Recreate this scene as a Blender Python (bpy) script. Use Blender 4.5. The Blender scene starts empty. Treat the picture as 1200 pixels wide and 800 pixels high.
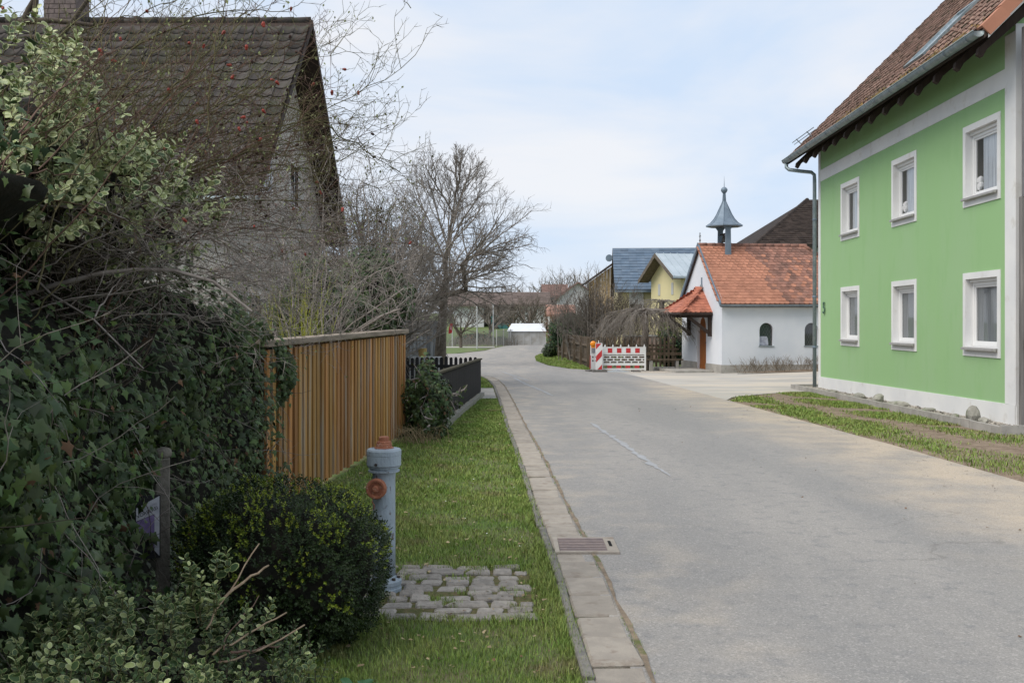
import bpy, bmesh, math, random
import numpy as np
from mathutils import Matrix, Vector
R = math.radians
SC = bpy.context.scene
COL = SC.collection
rng = np.random.default_rng(7)
random.seed(7)
# ------------------------------------------------------------------ camera
F = 35 / 36 * 1200; HY = 376.0; EYE = 1.6
cam = bpy.data.cameras.new('camera'); cam.lens = 35; cam.sensor_width = 36
cam.shift_y = (HY - 400) / 1200; cam.clip_start = .05; cam.clip_end = 3000
cam_ob = bpy.data.objects.new('camera', cam); COL.objects.link(cam_ob)
cam_ob.location = (0, 0, EYE); cam_ob.rotation_euler = (R(90), 0, 0)
SC.camera = cam_ob
# ------------------------------------------------------------------ sky: high overcast with thin blue gaps
SUN_EL, SUN_AZ = R(52), R(236)      # azimuth from +Y clockwise: behind the camera, to its left
w = bpy.data.worlds.new('World'); SC.world = w; w.use_nodes = True
nt = w.node_tree; nt.nodes.clear()
N = nt.nodes.new; L = nt.links.new
out = N('ShaderNodeOutputWorld'); bg = N('ShaderNodeBackground')
sky = N('ShaderNodeTexSky'); sky.sky_type = 'NISHITA'; sky.sun_disc = False
sky.sun_elevation = SUN_EL; sky.sun_rotation = SUN_AZ
scl = N('ShaderNodeVectorMath'); scl.operation = 'SCALE'; scl.inputs['Scale'].default_value = .10
L(sky.outputs[0], scl.inputs[0])
tc = N('ShaderNodeTexCoord'); mp = N('ShaderNodeMapping'); mp.inputs['Scale'].default_value = (1, 1, 3.2)
no = N('ShaderNodeTexNoise'); no.inputs['Scale'].default_value = 3.1; no.inputs['Detail'].default_value = 6; no.inputs['Roughness'].default_value = .52; no.inputs['Distortion'].default_value = .35
L(tc.outputs['Generated'], mp.inputs[0]); L(mp.outputs[0], no.inputs['Vector'])
cr = N('ShaderNodeValToRGB'); cr.color_ramp.elements[0].position = .36; cr.color_ramp.elements[1].position = .66
cr.color_ramp.elements[0].color = (.64, .765, .945, 1); cr.color_ramp.elements[1].color = (.87, .885, .925, 1)
L(no.outputs[0], cr.inputs[0])
mx = N('ShaderNodeMix'); mx.data_type = 'RGBA'; mx.inputs['Factor'].default_value = .90
L(scl.outputs[0], mx.inputs[6]); L(cr.outputs[0], mx.inputs[7]); L(mx.outputs[2], bg.inputs[0]); L(bg.outputs[0], out.inputs[0])
bg.inputs[1].default_value = .53
sun = bpy.data.lights.new('sun', 'SUN'); sun.energy = 1.5; sun.angle = R(35); sun.color = (1, .94, .85)
so = bpy.data.objects.new('sun', sun); COL.objects.link(so)
sd = Vector((math.sin(SUN_AZ) * math.cos(SUN_EL), math.cos(SUN_AZ) * math.cos(SUN_EL), math.sin(SUN_EL)))
so.rotation_euler = sd.to_track_quat('Z', 'Y').to_euler(); so.location = (-10, -10, 20)
SC.view_settings.view_transform = 'Standard'; SC.view_settings.look = 'None'
SC.view_settings.exposure = 1.02; SC.view_settings.gamma = 1
SC.cycles.transparent_max_bounces = 8; SC.cycles.max_bounces = 6; SC.cycles.diffuse_bounces = 3

# ------------------------------------------------------------------ terrain
def gz(x, y):
    x = np.asarray(x, float); y = np.asarray(y, float)
    b = -.0135 * np.clip(y - 13, 0, 27)
    b = b + .035 * np.clip(x - 7.6, 0, 8) * np.clip((y - 26) / 10, 0, 1) * np.clip((90 - y) / 30, 0, 1)
    return b
def g(x, y): return float(gz(x, y))
def at(px, py, Y): return Vector(((px - 600) / F * Y, Y, EYE - (py - HY) / F * Y))
def ax(px, Y): return (px - 600) / F * Y
def az(py, Y): return EYE - (py - HY) / F * Y

# ------------------------------------------------------------------ object helpers
def tag(o, label=None, cat=None, group=None, kind=None):
    if label: o['label'] = label
    if cat: o['category'] = cat
    if group: o['group'] = group
    if kind: o['kind'] = kind
    return o
def thing(name, label, cat, loc=(0, 0, 0), rz=0, group=None):
    o = bpy.data.objects.new(name, None); COL.objects.link(o); o.empty_display_size = .2
    o.location = loc; o.rotation_euler = (0, 0, rz)
    return tag(o, label, cat, group)
def root_matrix(p):
    m = Matrix.Identity(4)
    while p is not None:
        m = Matrix.LocRotScale(p.location, p.rotation_euler.to_quaternion(), p.scale) @ m; p = p.parent
    return m
def link(name, me, parent=None, loc=None, rot=None, scale=None, matrix=None):
    o = bpy.data.objects.new(name, me); COL.objects.link(o)
    if parent is not None: o.parent = parent
    if matrix is not None: o.matrix_local = matrix
    else:
        if loc is not None: o.location = loc
        if rot is not None: o.rotation_euler = rot
        if scale is not None: o.scale = scale
    return o
class MB:
    def __init__(s): s.v = []; s.f = []; s.m = []; s.mi = 0
    def add(s, V, Fs):
        b = len(s.v); s.v += [tuple(p) for p in V]
        for q in Fs: s.f.append(tuple(i + b for i in q)); s.m.append(s.mi)
        return s
    def box(s, x0, x1, y0, y1, z0, z1):
        V = [(x0, y0, z0), (x1, y0, z0), (x1, y1, z0), (x0, y1, z0), (x0, y0, z1), (x1, y0, z1), (x1, y1, z1), (x0, y1, z1)]
        return s.add(V, [(0, 3, 2, 1), (4, 5, 6, 7), (0, 1, 5, 4), (1, 2, 6, 5), (2, 3, 7, 6), (3, 0, 4, 7)])
    def bar(s, a, b, w, h, up=(0, 0, 1)):
        a = Vector(a); b = Vector(b); d = (b - a).normalized(); u = Vector(up)
        sd_ = d.cross(u)
        if sd_.length < 1e-4: sd_ = d.cross(Vector((1, 0, 0)))
        sd_.normalize(); u = sd_.cross(d).normalized(); sd_ *= w / 2; u *= h / 2
        V = [a - sd_ - u, a + sd_ - u, a + sd_ + u, a - sd_ + u, b - sd_ - u, b + sd_ - u, b + sd_ + u, b - sd_ + u]
        return s.add(V, [(0, 1, 2, 3), (7, 6, 5, 4), (0, 4, 5, 1), (1, 5, 6, 2), (2, 6, 7, 3), (3, 7, 4, 0)])
    def prism(s, poly, d):          # poly: list of 3d points (planar), d: extrusion vector
        n = len(poly); d = Vector(d); A = [Vector(p) for p in poly]; B = [p + d for p in A]
        return s.add(A + B, [tuple(range(n))[::-1], tuple(range(n, 2 * n))] + [(i, (i + 1) % n, n + (i + 1) % n, n + i) for i in range(n)])
    def quad(s, *p): return s.add(p, [tuple(range(len(p)))])
    def lathe(s, prof, n=16, c=(0, 0, 0), axis='z', cap=True):
        V = []; c = Vector(c)
        for r_, h in prof:
            for i in range(n):
                a = 2 * math.pi * i / n; x, y = r_ * math.cos(a), r_ * math.sin(a)
                V.append(c + (Vector((x, y, h)) if axis == 'z' else Vector((x, -h, y)) if axis == 'y' else Vector((h, x, y))))
        Fs = [(j * n + i, j * n + (i + 1) % n, (j + 1) * n + (i + 1) % n, (j + 1) * n + i) for j in range(len(prof) - 1) for i in range(n)]
        if cap: Fs += [tuple(range(n))[::-1], tuple(range((len(prof) - 1) * n, len(prof) * n))]
        return s.add(V, Fs)
    def tube(s, pts, r, n=6, closed=False):
        P = [Vector(p) for p in pts]; k = len(P); V = []
        if not hasattr(r, '__len__'): r = [r] * k
        ref = Vector((0, 0, 1))
        for i, p in enumerate(P):
            d = (P[min(i + 1, k - 1)] - P[max(i - 1, 0)])
            if d.length < 1e-9: d = Vector((0, 0, 1))
            d.normalize(); a = d.cross(ref)
            if a.length < .05: a = d.cross(Vector((1, 0, 0)))
            a.normalize(); b_ = d.cross(a)
            for j in range(n):
                t = 2 * math.pi * j / n; V.append(p + (a * math.cos(t) + b_ * math.sin(t)) * r[i])
        Fs = [(i * n + j, i * n + (j + 1) % n, (i + 1) * n + (j + 1) % n, (i + 1) * n + j) for i in range(k - 1) for j in range(n)]
        Fs += [tuple(range(n))[::-1], tuple(range((k - 1) * n, k * n))]
        return s.add(V, Fs)
    def mesh(s, name, mats, smooth=False):
        me = bpy.data.meshes.new(name); me.from_pydata(s.v, [], s.f)
        for m in (mats if isinstance(mats, (list, tuple)) else [mats]): me.materials.append(m)
        if any(s.m): me.polygons.foreach_set('material_index', s.m)
        if smooth: me.polygons.foreach_set('use_smooth', [True] * len(s.f))
        me.update(); return me
    def build(s, name, mats, parent=None, smooth=False, bevel=0, **kw):
        me = s.mesh(name, mats, smooth)
        if bevel:
            bm = bmesh.new(); bm.from_mesh(me)
            bmesh.ops.bevel(bm, geom=bm.edges[:] , offset=bevel, segments=1, affect='EDGES', profile=.5)
            bm.to_mesh(me); bm.free()
        return link(name, me, parent, **kw)
def np_mesh(name, V, T, mats, TM=None, smooth=False):
    me = bpy.data.meshes.new(name); V = np.ascontiguousarray(V, np.float32).reshape(-1, 3); T = np.ascontiguousarray(T, np.int32)
    n, k = T.shape
    me.vertices.add(len(V)); me.vertices.foreach_set('co', V.ravel())
    me.loops.add(n * k); me.loops.foreach_set('vertex_index', T.ravel())
    me.polygons.add(n); me.polygons.foreach_set('loop_start', np.arange(0, n * k, k, dtype=np.int32))
    for m in (mats if isinstance(mats, (list, tuple)) else [mats]): me.materials.append(m)
    if TM is not None: me.polygons.foreach_set('material_index', np.ascontiguousarray(TM, np.int32))
    if smooth: me.polygons.foreach_set('use_smooth', np.ones(n, bool))
    me.update(calc_edges=True); return me
def scatter(name, tpl, P, M3, mats, parent=None, mat_off=None, kind=None):
    """copies of a leaf template joined into one real mesh"""
    V, T, TM = tpl; V = np.array(V, float); T = np.array(T, int); TM = np.array(TM, int); k = len(P); n = len(V)
    VV = np.einsum('kij,nj->kni', M3, V) + P[:, None, :]
    TT = T[None] + (np.arange(k) * n)[:, None, None]
    MM = np.tile(TM, k)
    if mat_off is not None: MM = MM + np.repeat(mat_off, len(T))
    if parent is not None:
        VV = VV - np.array(parent.location)
    o = link(name, np_mesh(name, VV, TT.reshape(-1, T.shape[1]), mats, MM), parent)
    if kind: o['kind'] = kind
    return o
def frames(Nn, jit=.4, tip=None, tj=.4, size=1.0, sj=.25):
    """rotation matrices whose z looks along Nn, whose x (leaf tip) leans along tip"""
    k = len(Nn); z = Nn + rng.normal(0, jit, (k, 3)); z /= np.linalg.norm(z, axis=1)[:, None] + 1e-9
    t = rng.normal(0, 1, (k, 3)) if tip is None else np.array(tip, float) + rng.normal(0, tj, (k, 3))
    x = t - (t * z).sum(1)[:, None] * z; x /= np.linalg.norm(x, axis=1)[:, None] + 1e-9
    y = np.cross(z, x); s = (size * (1 + rng.normal(0, sj, k)).clip(.45, 1.7))[:, None, None]
    return np.stack([x, y, z], 2) * s
def polylines(name, lines, mats, parent=None, kind=None, smooth=True):
    """lines: list of (points Nx3, radii N, material index); joined tubes, thinner ones with fewer sides"""
    Vs = []; Qs = []; Ms = []; b = 0
    for pts, rad, mi in lines:
        P = np.asarray(pts, float); k = len(P); rad = np.asarray(rad, float)
        n = 7 if rad[0] > .05 else 5 if rad[0] > .012 else 3
        d = np.empty_like(P); d[1:-1] = P[2:] - P[:-2]; d[0] = P[1] - P[0]; d[-1] = P[-1] - P[-2]
        d /= np.linalg.norm(d, axis=1)[:, None] + 1e-9
        ref = np.array([.13, .31, .94]) if abs(d[0][2]) < .8 else np.array([.9, .3, .1])
        a = np.cross(d, ref); a /= np.linalg.norm(a, axis=1)[:, None] + 1e-9; c = np.cross(d, a)
        th = np.arange(n) * 2 * math.pi / n
        V = P[:, None] + (a[:, None] * np.cos(th)[None, :, None] + c[:, None] * np.sin(th)[None, :, None]) * rad[:, None, None]
        Vs.append(V.reshape(-1, 3)); i = np.arange(k - 1)[:, None] * n; j = np.arange(n)[None]; j2 = (j + 1) % n
        Q = np.stack([i + j, i + j2, i + n + j2, i + n + j], -1).reshape(-1, 4) + b; Qs.append(Q)
        Ms.append(np.full(len(Q), mi)); b += k * n
    V = np.concatenate(Vs)
    if parent is not None: V = V - np.array(parent.location)
    o = link(name, np_mesh(name, V, np.concatenate(Qs), mats, np.concatenate(Ms), smooth), parent)
    if kind: o['kind'] = kind
    return o
def unit(v): v = np.asarray(v, float); return v / (np.linalg.norm(v) + 1e-9)
MINR = .0009
def grow(out, p, d, Lg, r, lvl, spec, mi=0):
    """spec[lvl] = (children, spread, length ratio, wobble, upward pull, segments)"""
    nc, spread, lr, wob, up, seg = spec[lvl]
    p = np.array(p, float); d = unit(d); pts = [p.copy()]; ds = [d]
    for i in range(seg):
        d = unit(d + rng.normal(0, wob, 3) + np.array([0, 0, up])); p = p + d * Lg / seg
        pts.append(p.copy()); ds.append(d)
    rad = np.linspace(r, r * (.45 if lvl < len(spec) - 1 else .3), seg + 1)
    out.append((pts, rad, mi))
    if lvl + 1 >= len(spec): return
    for c in range(nc):
        t = (.25 + .75 * (c + rng.random()) / nc) * seg; i = min(int(t), seg - 1); fr = t - i
        q = np.array(pts[i]) * (1 - fr) + np.array(pts[i + 1]) * fr
        dd = ds[min(i + 1, seg)]; s = rng.normal(0, 1, 3); s = unit(s - s.dot(dd) * dd)
        ang = spread * (.7 + .6 * rng.random())
        nd = dd * math.cos(ang) + s * math.sin(ang)
        grow(out, q, nd, Lg * lr * (.65 + .6 * rng.random()) * (1.15 - .5 * t / seg), max(np.interp(t, [0, seg], [r, r * .45]) * .62, MINR), lvl + 1, spec, mi)

def text_mesh(name, body, size, m, parent, loc, rot, ext=.0006):
    c = bpy.data.curves.new(name, 'FONT'); c.body = body; c.size = size; c.extrude = ext; c.align_x = 'CENTER'
    t = bpy.data.objects.new(name + '_curve', c); COL.objects.link(t); bpy.context.view_layer.update()
    me = bpy.data.meshes.new_from_object(t.evaluated_get(bpy.context.evaluated_depsgraph_get())); me.name = name
    bpy.data.objects.remove(t); me.materials.clear(); me.materials.append(m)
    return link(name, me, parent, loc=loc, rot=rot)
# ------------------------------------------------------------------ materials
def mat(name, c1, c2=None, scale=4, rough=.85, bump=0, bscale=60, isl=0, hue=0, metal=0, lo=.35, hi=.65, spec=.3,
        c3=None, s3=30, lo3=.5, hi3=.7, stretch=(1, 1, 1), det=6, trans=0, alpha=1, coat=0, sss=0):
    m = bpy.data.materials.new(name); m.use_nodes = True; t = m.node_tree; b = t.nodes['Principled BSDF']
    N = t.nodes.new; L = t.links.new
    geo = N('ShaderNodeNewGeometry'); mp = N('ShaderNodeMapping'); mp.inputs['Scale'].default_value = stretch
    L(geo.outputs['Position'], mp.inputs[0]); col = None
    def noise(sc_, dt=6, ro=.55):
        n = N('ShaderNodeTexNoise'); n.inputs['Scale'].default_value = sc_; n.inputs['Detail'].default_value = dt
        n.inputs['Roughness'].default_value = ro; L(mp.outputs[0], n.inputs['Vector']); return n.outputs[0]
    def mixc(f, a, c):
        x = N('ShaderNodeMix'); x.data_type = 'RGBA'
        if hasattr(f, 'node'): L(f, x.inputs[0])
        else: x.inputs[0].default_value = f
        for s_, v in ((6, a), (7, c)):
            if hasattr(v, 'node'): L(v, x.inputs[s_])
            else: x.inputs[s_].default_value = (*v, 1)
        return x.outputs[2]
    def ramp(v, a, c):
        r_ = N('ShaderNodeMapRange'); r_.interpolation_type = 'SMOOTHSTEP'; L(v, r_.inputs[0]); r_.inputs[1].default_value = a; r_.inputs[2].default_value = c
        return r_.outputs[0]
    m['_'] = 0
    col = c1
    if c2: col = mixc(ramp(noise(scale, det), lo, hi), c1, c2)
    if c3: col = mixc(ramp(noise(s3, 4), lo3, hi3), col, c3)
    if isl or hue:
        oi = N('ShaderNodeObjectInfo'); ad = N('ShaderNodeMath'); ad.operation = 'ADD'; fr = N('ShaderNodeMath'); fr.operation = 'FRACT'
        L(geo.outputs['Random Per Island'], ad.inputs[0]); L(oi.outputs['Random'], ad.inputs[1]); L(ad.outputs[0], fr.inputs[0])
        h = N('ShaderNodeHueSaturation'); mr = N('ShaderNodeMapRange'); L(fr.outputs[0], mr.inputs[0])
        mr.inputs[3].default_value = 1 - isl; mr.inputs[4].default_value = 1 + isl; L(mr.outputs[0], h.inputs['Value'])
        if hue:
            m2 = N('ShaderNodeMath'); m2.operation = 'MULTIPLY'; m2.inputs[1].default_value = 7.13; L(fr.outputs[0], m2.inputs[0])
            f2 = N('ShaderNodeMath'); f2.operation = 'FRACT'; L(m2.outputs[0], f2.inputs[0])
            mh = N('ShaderNodeMapRange'); L(f2.outputs[0], mh.inputs[0]); mh.inputs[3].default_value = .5 - hue; mh.inputs[4].default_value = .5 + hue; L(mh.outputs[0], h.inputs['Hue'])
        if hasattr(col, 'node'): L(col, h.inputs['Color'])
        else: h.inputs['Color'].default_value = (*col, 1)
        col = h.outputs[0]
    if hasattr(col, 'node'): L(col, b.inputs['Base Color'])
    else: b.inputs['Base Color'].default_value = (*col, 1)
    b.inputs['Roughness'].default_value = rough; b.inputs['Metallic'].default_value = metal
    b.inputs['Specular IOR Level'].default_value = spec
    if coat: b.inputs['Coat Weight'].default_value = coat
    if bump:
        bp = N('ShaderNodeBump'); bp.inputs['Strength'].default_value = min(1, bump); bp.inputs['Distance'].default_value = .012 * max(1, bump)
        L(noise(bscale, 5), bp.inputs['Height']); L(bp.outputs[0], b.inputs['Normal'])
    del m['_']
    m['col'] = 0; del m['col']
    return m
MT = {}
def mk(key, *a, **k): MT[key] = mat(key, *a, **k); return MT[key]
mk('soil_grass', (.095, .14, .042), (.16, .145, .08), scale=3, c3=(.085, .13, .035), s3=14, rough=.95, bump=1, bscale=45)
mk('lawn_far', (.10, .15, .045), (.13, .16, .06), scale=1.5, rough=.95, bump=.6, bscale=20, c3=(.17, .16, .09), s3=.9, lo3=.56, hi3=.7)
mk('concrete', (.40, .38, .35), (.31, .295, .27), scale=3, rough=.9, bump=.4, bscale=80, c3=(.25, .235, .21), s3=11, lo3=.55, hi3=.75)
mk('slab', (.345, .308, .262), (.285, .255, .22), scale=7, rough=.92, bump=.6, bscale=70, c3=(.24, .20, .165), s3=9, lo3=.55, hi3=.72, isl=.09)
mk('kerbstone', (.15, .145, .135), (.22, .205, .18), scale=9, rough=.92, bump=.6, bscale=80, isl=.1)
mk('cobble', (.235, .215, .19), (.325, .295, .26), scale=16, rough=.85, bump=.8, bscale=60, isl=.22, c3=(.16, .15, .12), s3=20, lo3=.58, hi3=.75)
mk('moss', (.085, .095, .03), (.15, .12, .06), scale=20, rough=1, bump=1, bscale=90)
mk('gravel', (.36, .33, .29), (.26, .235, .205), scale=20, rough=.95, isl=.3)
mk('stone', (.33, .32, .28), (.24, .23, .20), scale=8, rough=.9, bump=.8, bscale=30, isl=.15, c3=(.17, .19, .12), s3=6, lo3=.55, hi3=.7)
mk('white_plaster', (.74, .74, .73), (.67, .675, .68), scale=1.2, rough=.95, bump=.25, bscale=160, c3=(.56, .54, .50), s3=3.5, lo3=.56, hi3=.85)
mk('chapel_plaster', (.70, .72, .76), (.63, .66, .71), scale=.9, rough=.95, bump=.3, bscale=120)
mk('green_plaster', (.292, .480, .228), (.304, .478, .246), scale=.8, rough=.95, bump=.35, bscale=220, c3=(.282, .468, .222), s3=3, stretch=(1, 1, .35))
mk('frame_white', (.76, .76, .755), rough=.4, spec=.5)
mk('glass', (.035, .04, .045), rough=.04, spec=1.0, coat=.4)
def clear_glass():
    m = bpy.data.materials.new('pane_glass'); m.use_nodes = True; t = m.node_tree; t.nodes.clear(); N = t.nodes.new; L = t.links.new
    o = N('ShaderNodeOutputMaterial'); tr = N('ShaderNodeBsdfTransparent'); tr.inputs[0].default_value = (.93, .95, .95, 1); gl = N('ShaderNodeBsdfGlossy'); gl.inputs['Roughness'].default_value = .03
    fr = N('ShaderNodeFresnel'); fr.inputs[0].default_value = 1.6; mx = N('ShaderNodeMixShader'); ge = N('ShaderNodeNewGeometry'); iv = N('ShaderNodeMath'); iv.operation = 'SUBTRACT'; iv.inputs[0].default_value = 1; L(ge.outputs['Backfacing'], iv.inputs[1]); mu = N('ShaderNodeMath'); mu.operation = 'MULTIPLY'; L(fr.outputs[0], mu.inputs[0]); L(iv.outputs[0], mu.inputs[1]); L(mu.outputs[0], mx.inputs[0]); L(tr.outputs[0], mx.inputs[1]); L(gl.outputs[0], mx.inputs[2]); L(mx.outputs[0], o.inputs[0]); return m
MT['pane_glass'] = clear_glass()
mk('curtain', (.50, .515, .55), (.36, .375, .41), scale=26, rough=.9, stretch=(1, 1, .04), lo=.4, hi=.6)
mk('blind', (.20, .21, .225), (.145, .155, .17), scale=30, rough=.9, stretch=(1, 1, .05))
mk('aluminium', (.42, .41, .40), (.36, .35, .34), scale=12, rough=.55, metal=.35)
mk('zinc', (.26, .31, .325), (.20, .25, .265), scale=5, rough=.5, metal=.45, c3=(.33, .37, .38), s3=9, lo3=.5, hi3=.7)
mk('zinc_blue', (.20, .25, .305), (.155, .20, .25), scale=3, rough=.6, metal=.3)
mk('gutter_grey', (.085, .10, .11), (.12, .135, .145), scale=6, rough=.7)
mk('tile_brown', (.20, .125, .098), (.27, .17, .135), scale=6, rough=.9, isl=.3, bump=.5, bscale=70, c3=(.095, .075, .05), s3=4, lo3=.5, hi3=.68)
mk('tile_salmon', (.40, .23, .18), (.34, .2, .16), scale=1, rough=.9, isl=.15)
mk('tile_dark', (.050, .044, .041), (.078, .068, .061), scale=5, rough=.93, isl=.25, bump=.5, bscale=60, c3=(.05, .05, .035), s3=3, lo3=.5, hi3=.65)
mk('tile_orange', (.40, .185, .12), (.35, .16, .105), scale=1.4, rough=.85, isl=.14, bump=.3, bscale=60)
mk('tile_orange_old', (.27, .135, .10), (.19, .105, .082), scale=2.4, rough=.9, isl=.25, bump=.3, lo=.38, hi=.62)
mk('tile_red', (.44, .165, .105), (.35, .13, .085), scale=5, rough=.75, isl=.15)
mk('tile_blue', (.10, .145, .205), (.13, .175, .235), scale=2, rough=.5, isl=.12)
mk('tile_far_brown', (.030, .022, .019), (.048, .036, .030), scale=2.5, rough=.95, isl=.2)
mk('tile_far_red', (.21, .135, .115), (.17, .11, .095), scale=1, rough=.9, isl=.15)
mk('metal_roof', (.48, .54, .58), (.42, .48, .52), scale=1, rough=.45, metal=.3)
mk('dark_wood', (.028, .018, .014), (.045, .03, .024), scale=20, rough=.8, stretch=(1, 1, .2))
mk('soffit_wood', (.05, .04, .034), (.08, .06, .05), scale=20, rough=.9)
mk('door_wood', (.36, .125, .030), (.27, .09, .024), scale=30, rough=.6, stretch=(1, 1, .08))
mk('slat_light', (.42, .222, .074), (.33, .163, .048), scale=22, rough=.75, stretch=(1, 1, .06), isl=.30, hue=.010, bump=.3, bscale=60, c3=(.36, .29, .22), s3=10, lo3=.50, hi3=.72)
mk('slat_back', (.12, .058, .02), (.08, .04, .015), scale=22, rough=.85, stretch=(1, 1, .06), isl=.2)
mk('cap_wood', (.30, .25, .20), (.19, .155, .12), scale=14, rough=.9, stretch=(1, .12, 1), bump=.5, bscale=50, c3=(.12, .12, .08), s3=5, lo3=.55, hi3=.75)
mk('black_wood', (.008, .008, .010), (.014, .014, .016), scale=12, rough=.75, stretch=(1, 1, .15), isl=.3)
mk('black_cap', (.075, .065, .04), (.05, .045, .03), scale=12, rough=.9)
mk('fence_brown', (.085, .062, .042), (.13, .10, .072), scale=14, rough=.95, stretch=(1, 1, .15), isl=.3)
mk('grey_wood', (.22, .21, .20), (.14, .135, .13), scale=18, rough=.95, stretch=(1, 1, .07), isl=.15, c3=(.29, .27, .25), s3=9)
mk('grey_cladding', (.185, .18, .18), (.15, .145, .15), scale=4, rough=.7)
mk('hydrant_paint', (.34, .40, .45), (.26, .31, .355), scale=7, rough=.6, bump=.4, bscale=60, c3=(.12, .095, .08), s3=26, lo3=.58, hi3=.68, stretch=(1, 1, .6))
mk('hydrant_orange', (.34, .135, .075), (.26, .095, .055), scale=25, rough=.7, bump=.4, bscale=80, c3=(.42, .24, .17), s3=40, lo3=.58, hi3=.7)
mk('iron', (.05, .047, .045), (.10, .085, .07), scale=20, rough=.7, metal=.5)
mk('grate_iron', (.24, .195, .19), (.30, .24, .22), scale=30, rough=.75, metal=.2)
mk('pit', (.004, .004, .004), rough=1)
mk('ivy', (.030, .054, .018), (.056, .085, .030), scale=8, rough=.5, spec=.28, isl=.5, hue=.025)
mk('ivy_light', (.08, .125, .030), (.055, .10, .026), scale=9, rough=.5, spec=.3, isl=.35, hue=.02)
mk('dead_leaf', (.16, .09, .05), (.10, .06, .035), scale=12, rough=.9, isl=.4)
mk('box_leaf', (.016, .031, .009), (.026, .045, .011), scale=7, rough=.5, spec=.3, isl=.45, hue=.02)
mk('box_tip', (.19, .235, .02), (.125, .17, .017), scale=9, rough=.5, isl=.4, hue=.02)
mk('var_pale', (.34, .38, .16), (.26, .31, .12), scale=20, rough=.55, isl=.25)
mk('var_deep', (.038, .072, .024), (.062, .10, .034), scale=20, rough=.5, spec=.3, isl=.35)
mk('var_green', (.075, .125, .045), (.11, .16, .06), scale=20, rough=.5, spec=.4, isl=.35)
mk('var_cream', (.52, .54, .31), (.42, .47, .26), scale=20, rough=.55, spec=.4, isl=.25)
mk('bark', (.10, .082, .066), (.165, .14, .115), scale=9, rough=.95, bump=.6, bscale=40)
mk('bark_dark', (.055, .043, .035), (.09, .072, .055), scale=9, rough=.95)
mk('twig_grey', (.30, .265, .24), (.20, .17, .15), scale=14, rough=.9)
mk('twig_red', (.105, .062, .048), (.15, .095, .068), scale=10, rough=.85)
mk('twig_olive', (.105, .098, .045), (.14, .12, .06), scale=10, rough=.85)
mk('twig_far', (.235, .21, .185), (.175, .152, .132), scale=3, rough=.95)
mk('twig_yellow', (.36, .36, .05), (.25, .27, .04), scale=10, rough=.8)
mk('bud', (.17, .19, .08), rough=.7, isl=.3)
mk('rosehip', (.30, .045, .028), (.18, .03, .02), scale=60, rough=.5)
mk('rosehip_dead', (.045, .025, .02), rough=.9)
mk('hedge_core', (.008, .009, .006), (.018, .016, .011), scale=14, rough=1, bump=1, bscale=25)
mk('conifer', (.022, .045, .022), (.032, .058, .026), scale=4, rough=.85, isl=.45)
mk('grass_blade', (.15, .235, .040), (.22, .275, .070), scale=2.5, rough=.6, isl=.42, hue=.022, c3=(.20, .18, .075), s3=1.7, lo3=.57, hi3=.72)
mk('straw', (.36, .29, .17), (.26, .20, .11), scale=20, rough=.9, isl=.3)
mk('white_petal', (.75, .75, .72), rough=.8)
mk('red_plastic', (.55, .03, .035), (.48, .03, .035), scale=3, rough=.4, spec=.5)
mk('white_plastic', (.74, .74, .74), (.68, .68, .67), scale=5, rough=.4, spec=.5)
mk('orange_lamp', (.80, .26, .01), rough=.25, spec=.5)
mk('rubber', (.10, .095, .09), (.15, .14, .13), scale=12, rough=.9)
mk('grey_print', (.30, .31, .34), rough=.6)
mk('yellow_plaster', (.64, .565, .33), (.60, .53, .31), scale=.7, rough=.95)
mk('barn_wood', (.50, .36, .19), (.40, .27, .13), scale=2, rough=.9, stretch=(1, 1, .1), isl=.2)
mk('pink_wall', (.36, .25, .20), (.29, .20, .165), scale=1.5, rough=.95)
mk('far_white', (.66, .66, .66), (.60, .60, .60), scale=.5, rough=.95)
mk('far_grey', (.45, .46, .47), (.40, .40, .40), scale=.6, rough=.9)
mk('greenhouse_film', (.66, .68, .71), (.60, .62, .66), scale=1, rough=.35)
mk('greenhouse_side', (.40, .40, .40), (.30, .29, .27), scale=2, rough=.4)
mk('tractor_green', (.05, .17, .16), (.04, .12, .12), scale=3, rough=.5)
mk('yellow_paint', (.70, .52, .04), rough=.5)
mk('dark', (.02, .02, .022), rough=.8)
mk('wire', (.22, .23, .23), rough=.6, metal=.3)
mk('purple_print', (.16, .12, .26), (.24, .18, .34), scale=30, rough=.6, c3=(.30, .08, .16), s3=25, lo3=.6, hi3=.7)
mk('black_print', (.02, .02, .025), rough=.7)
mk('sealant', (.33, .34, .355), (.28, .282, .288), scale=9, rough=.85)
mk('lead_net', (.11, .11, .12), rough=.7)
mk('pic_print', (.45, .47, .53), (.30, .31, .37), scale=8, rough=.7)
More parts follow.
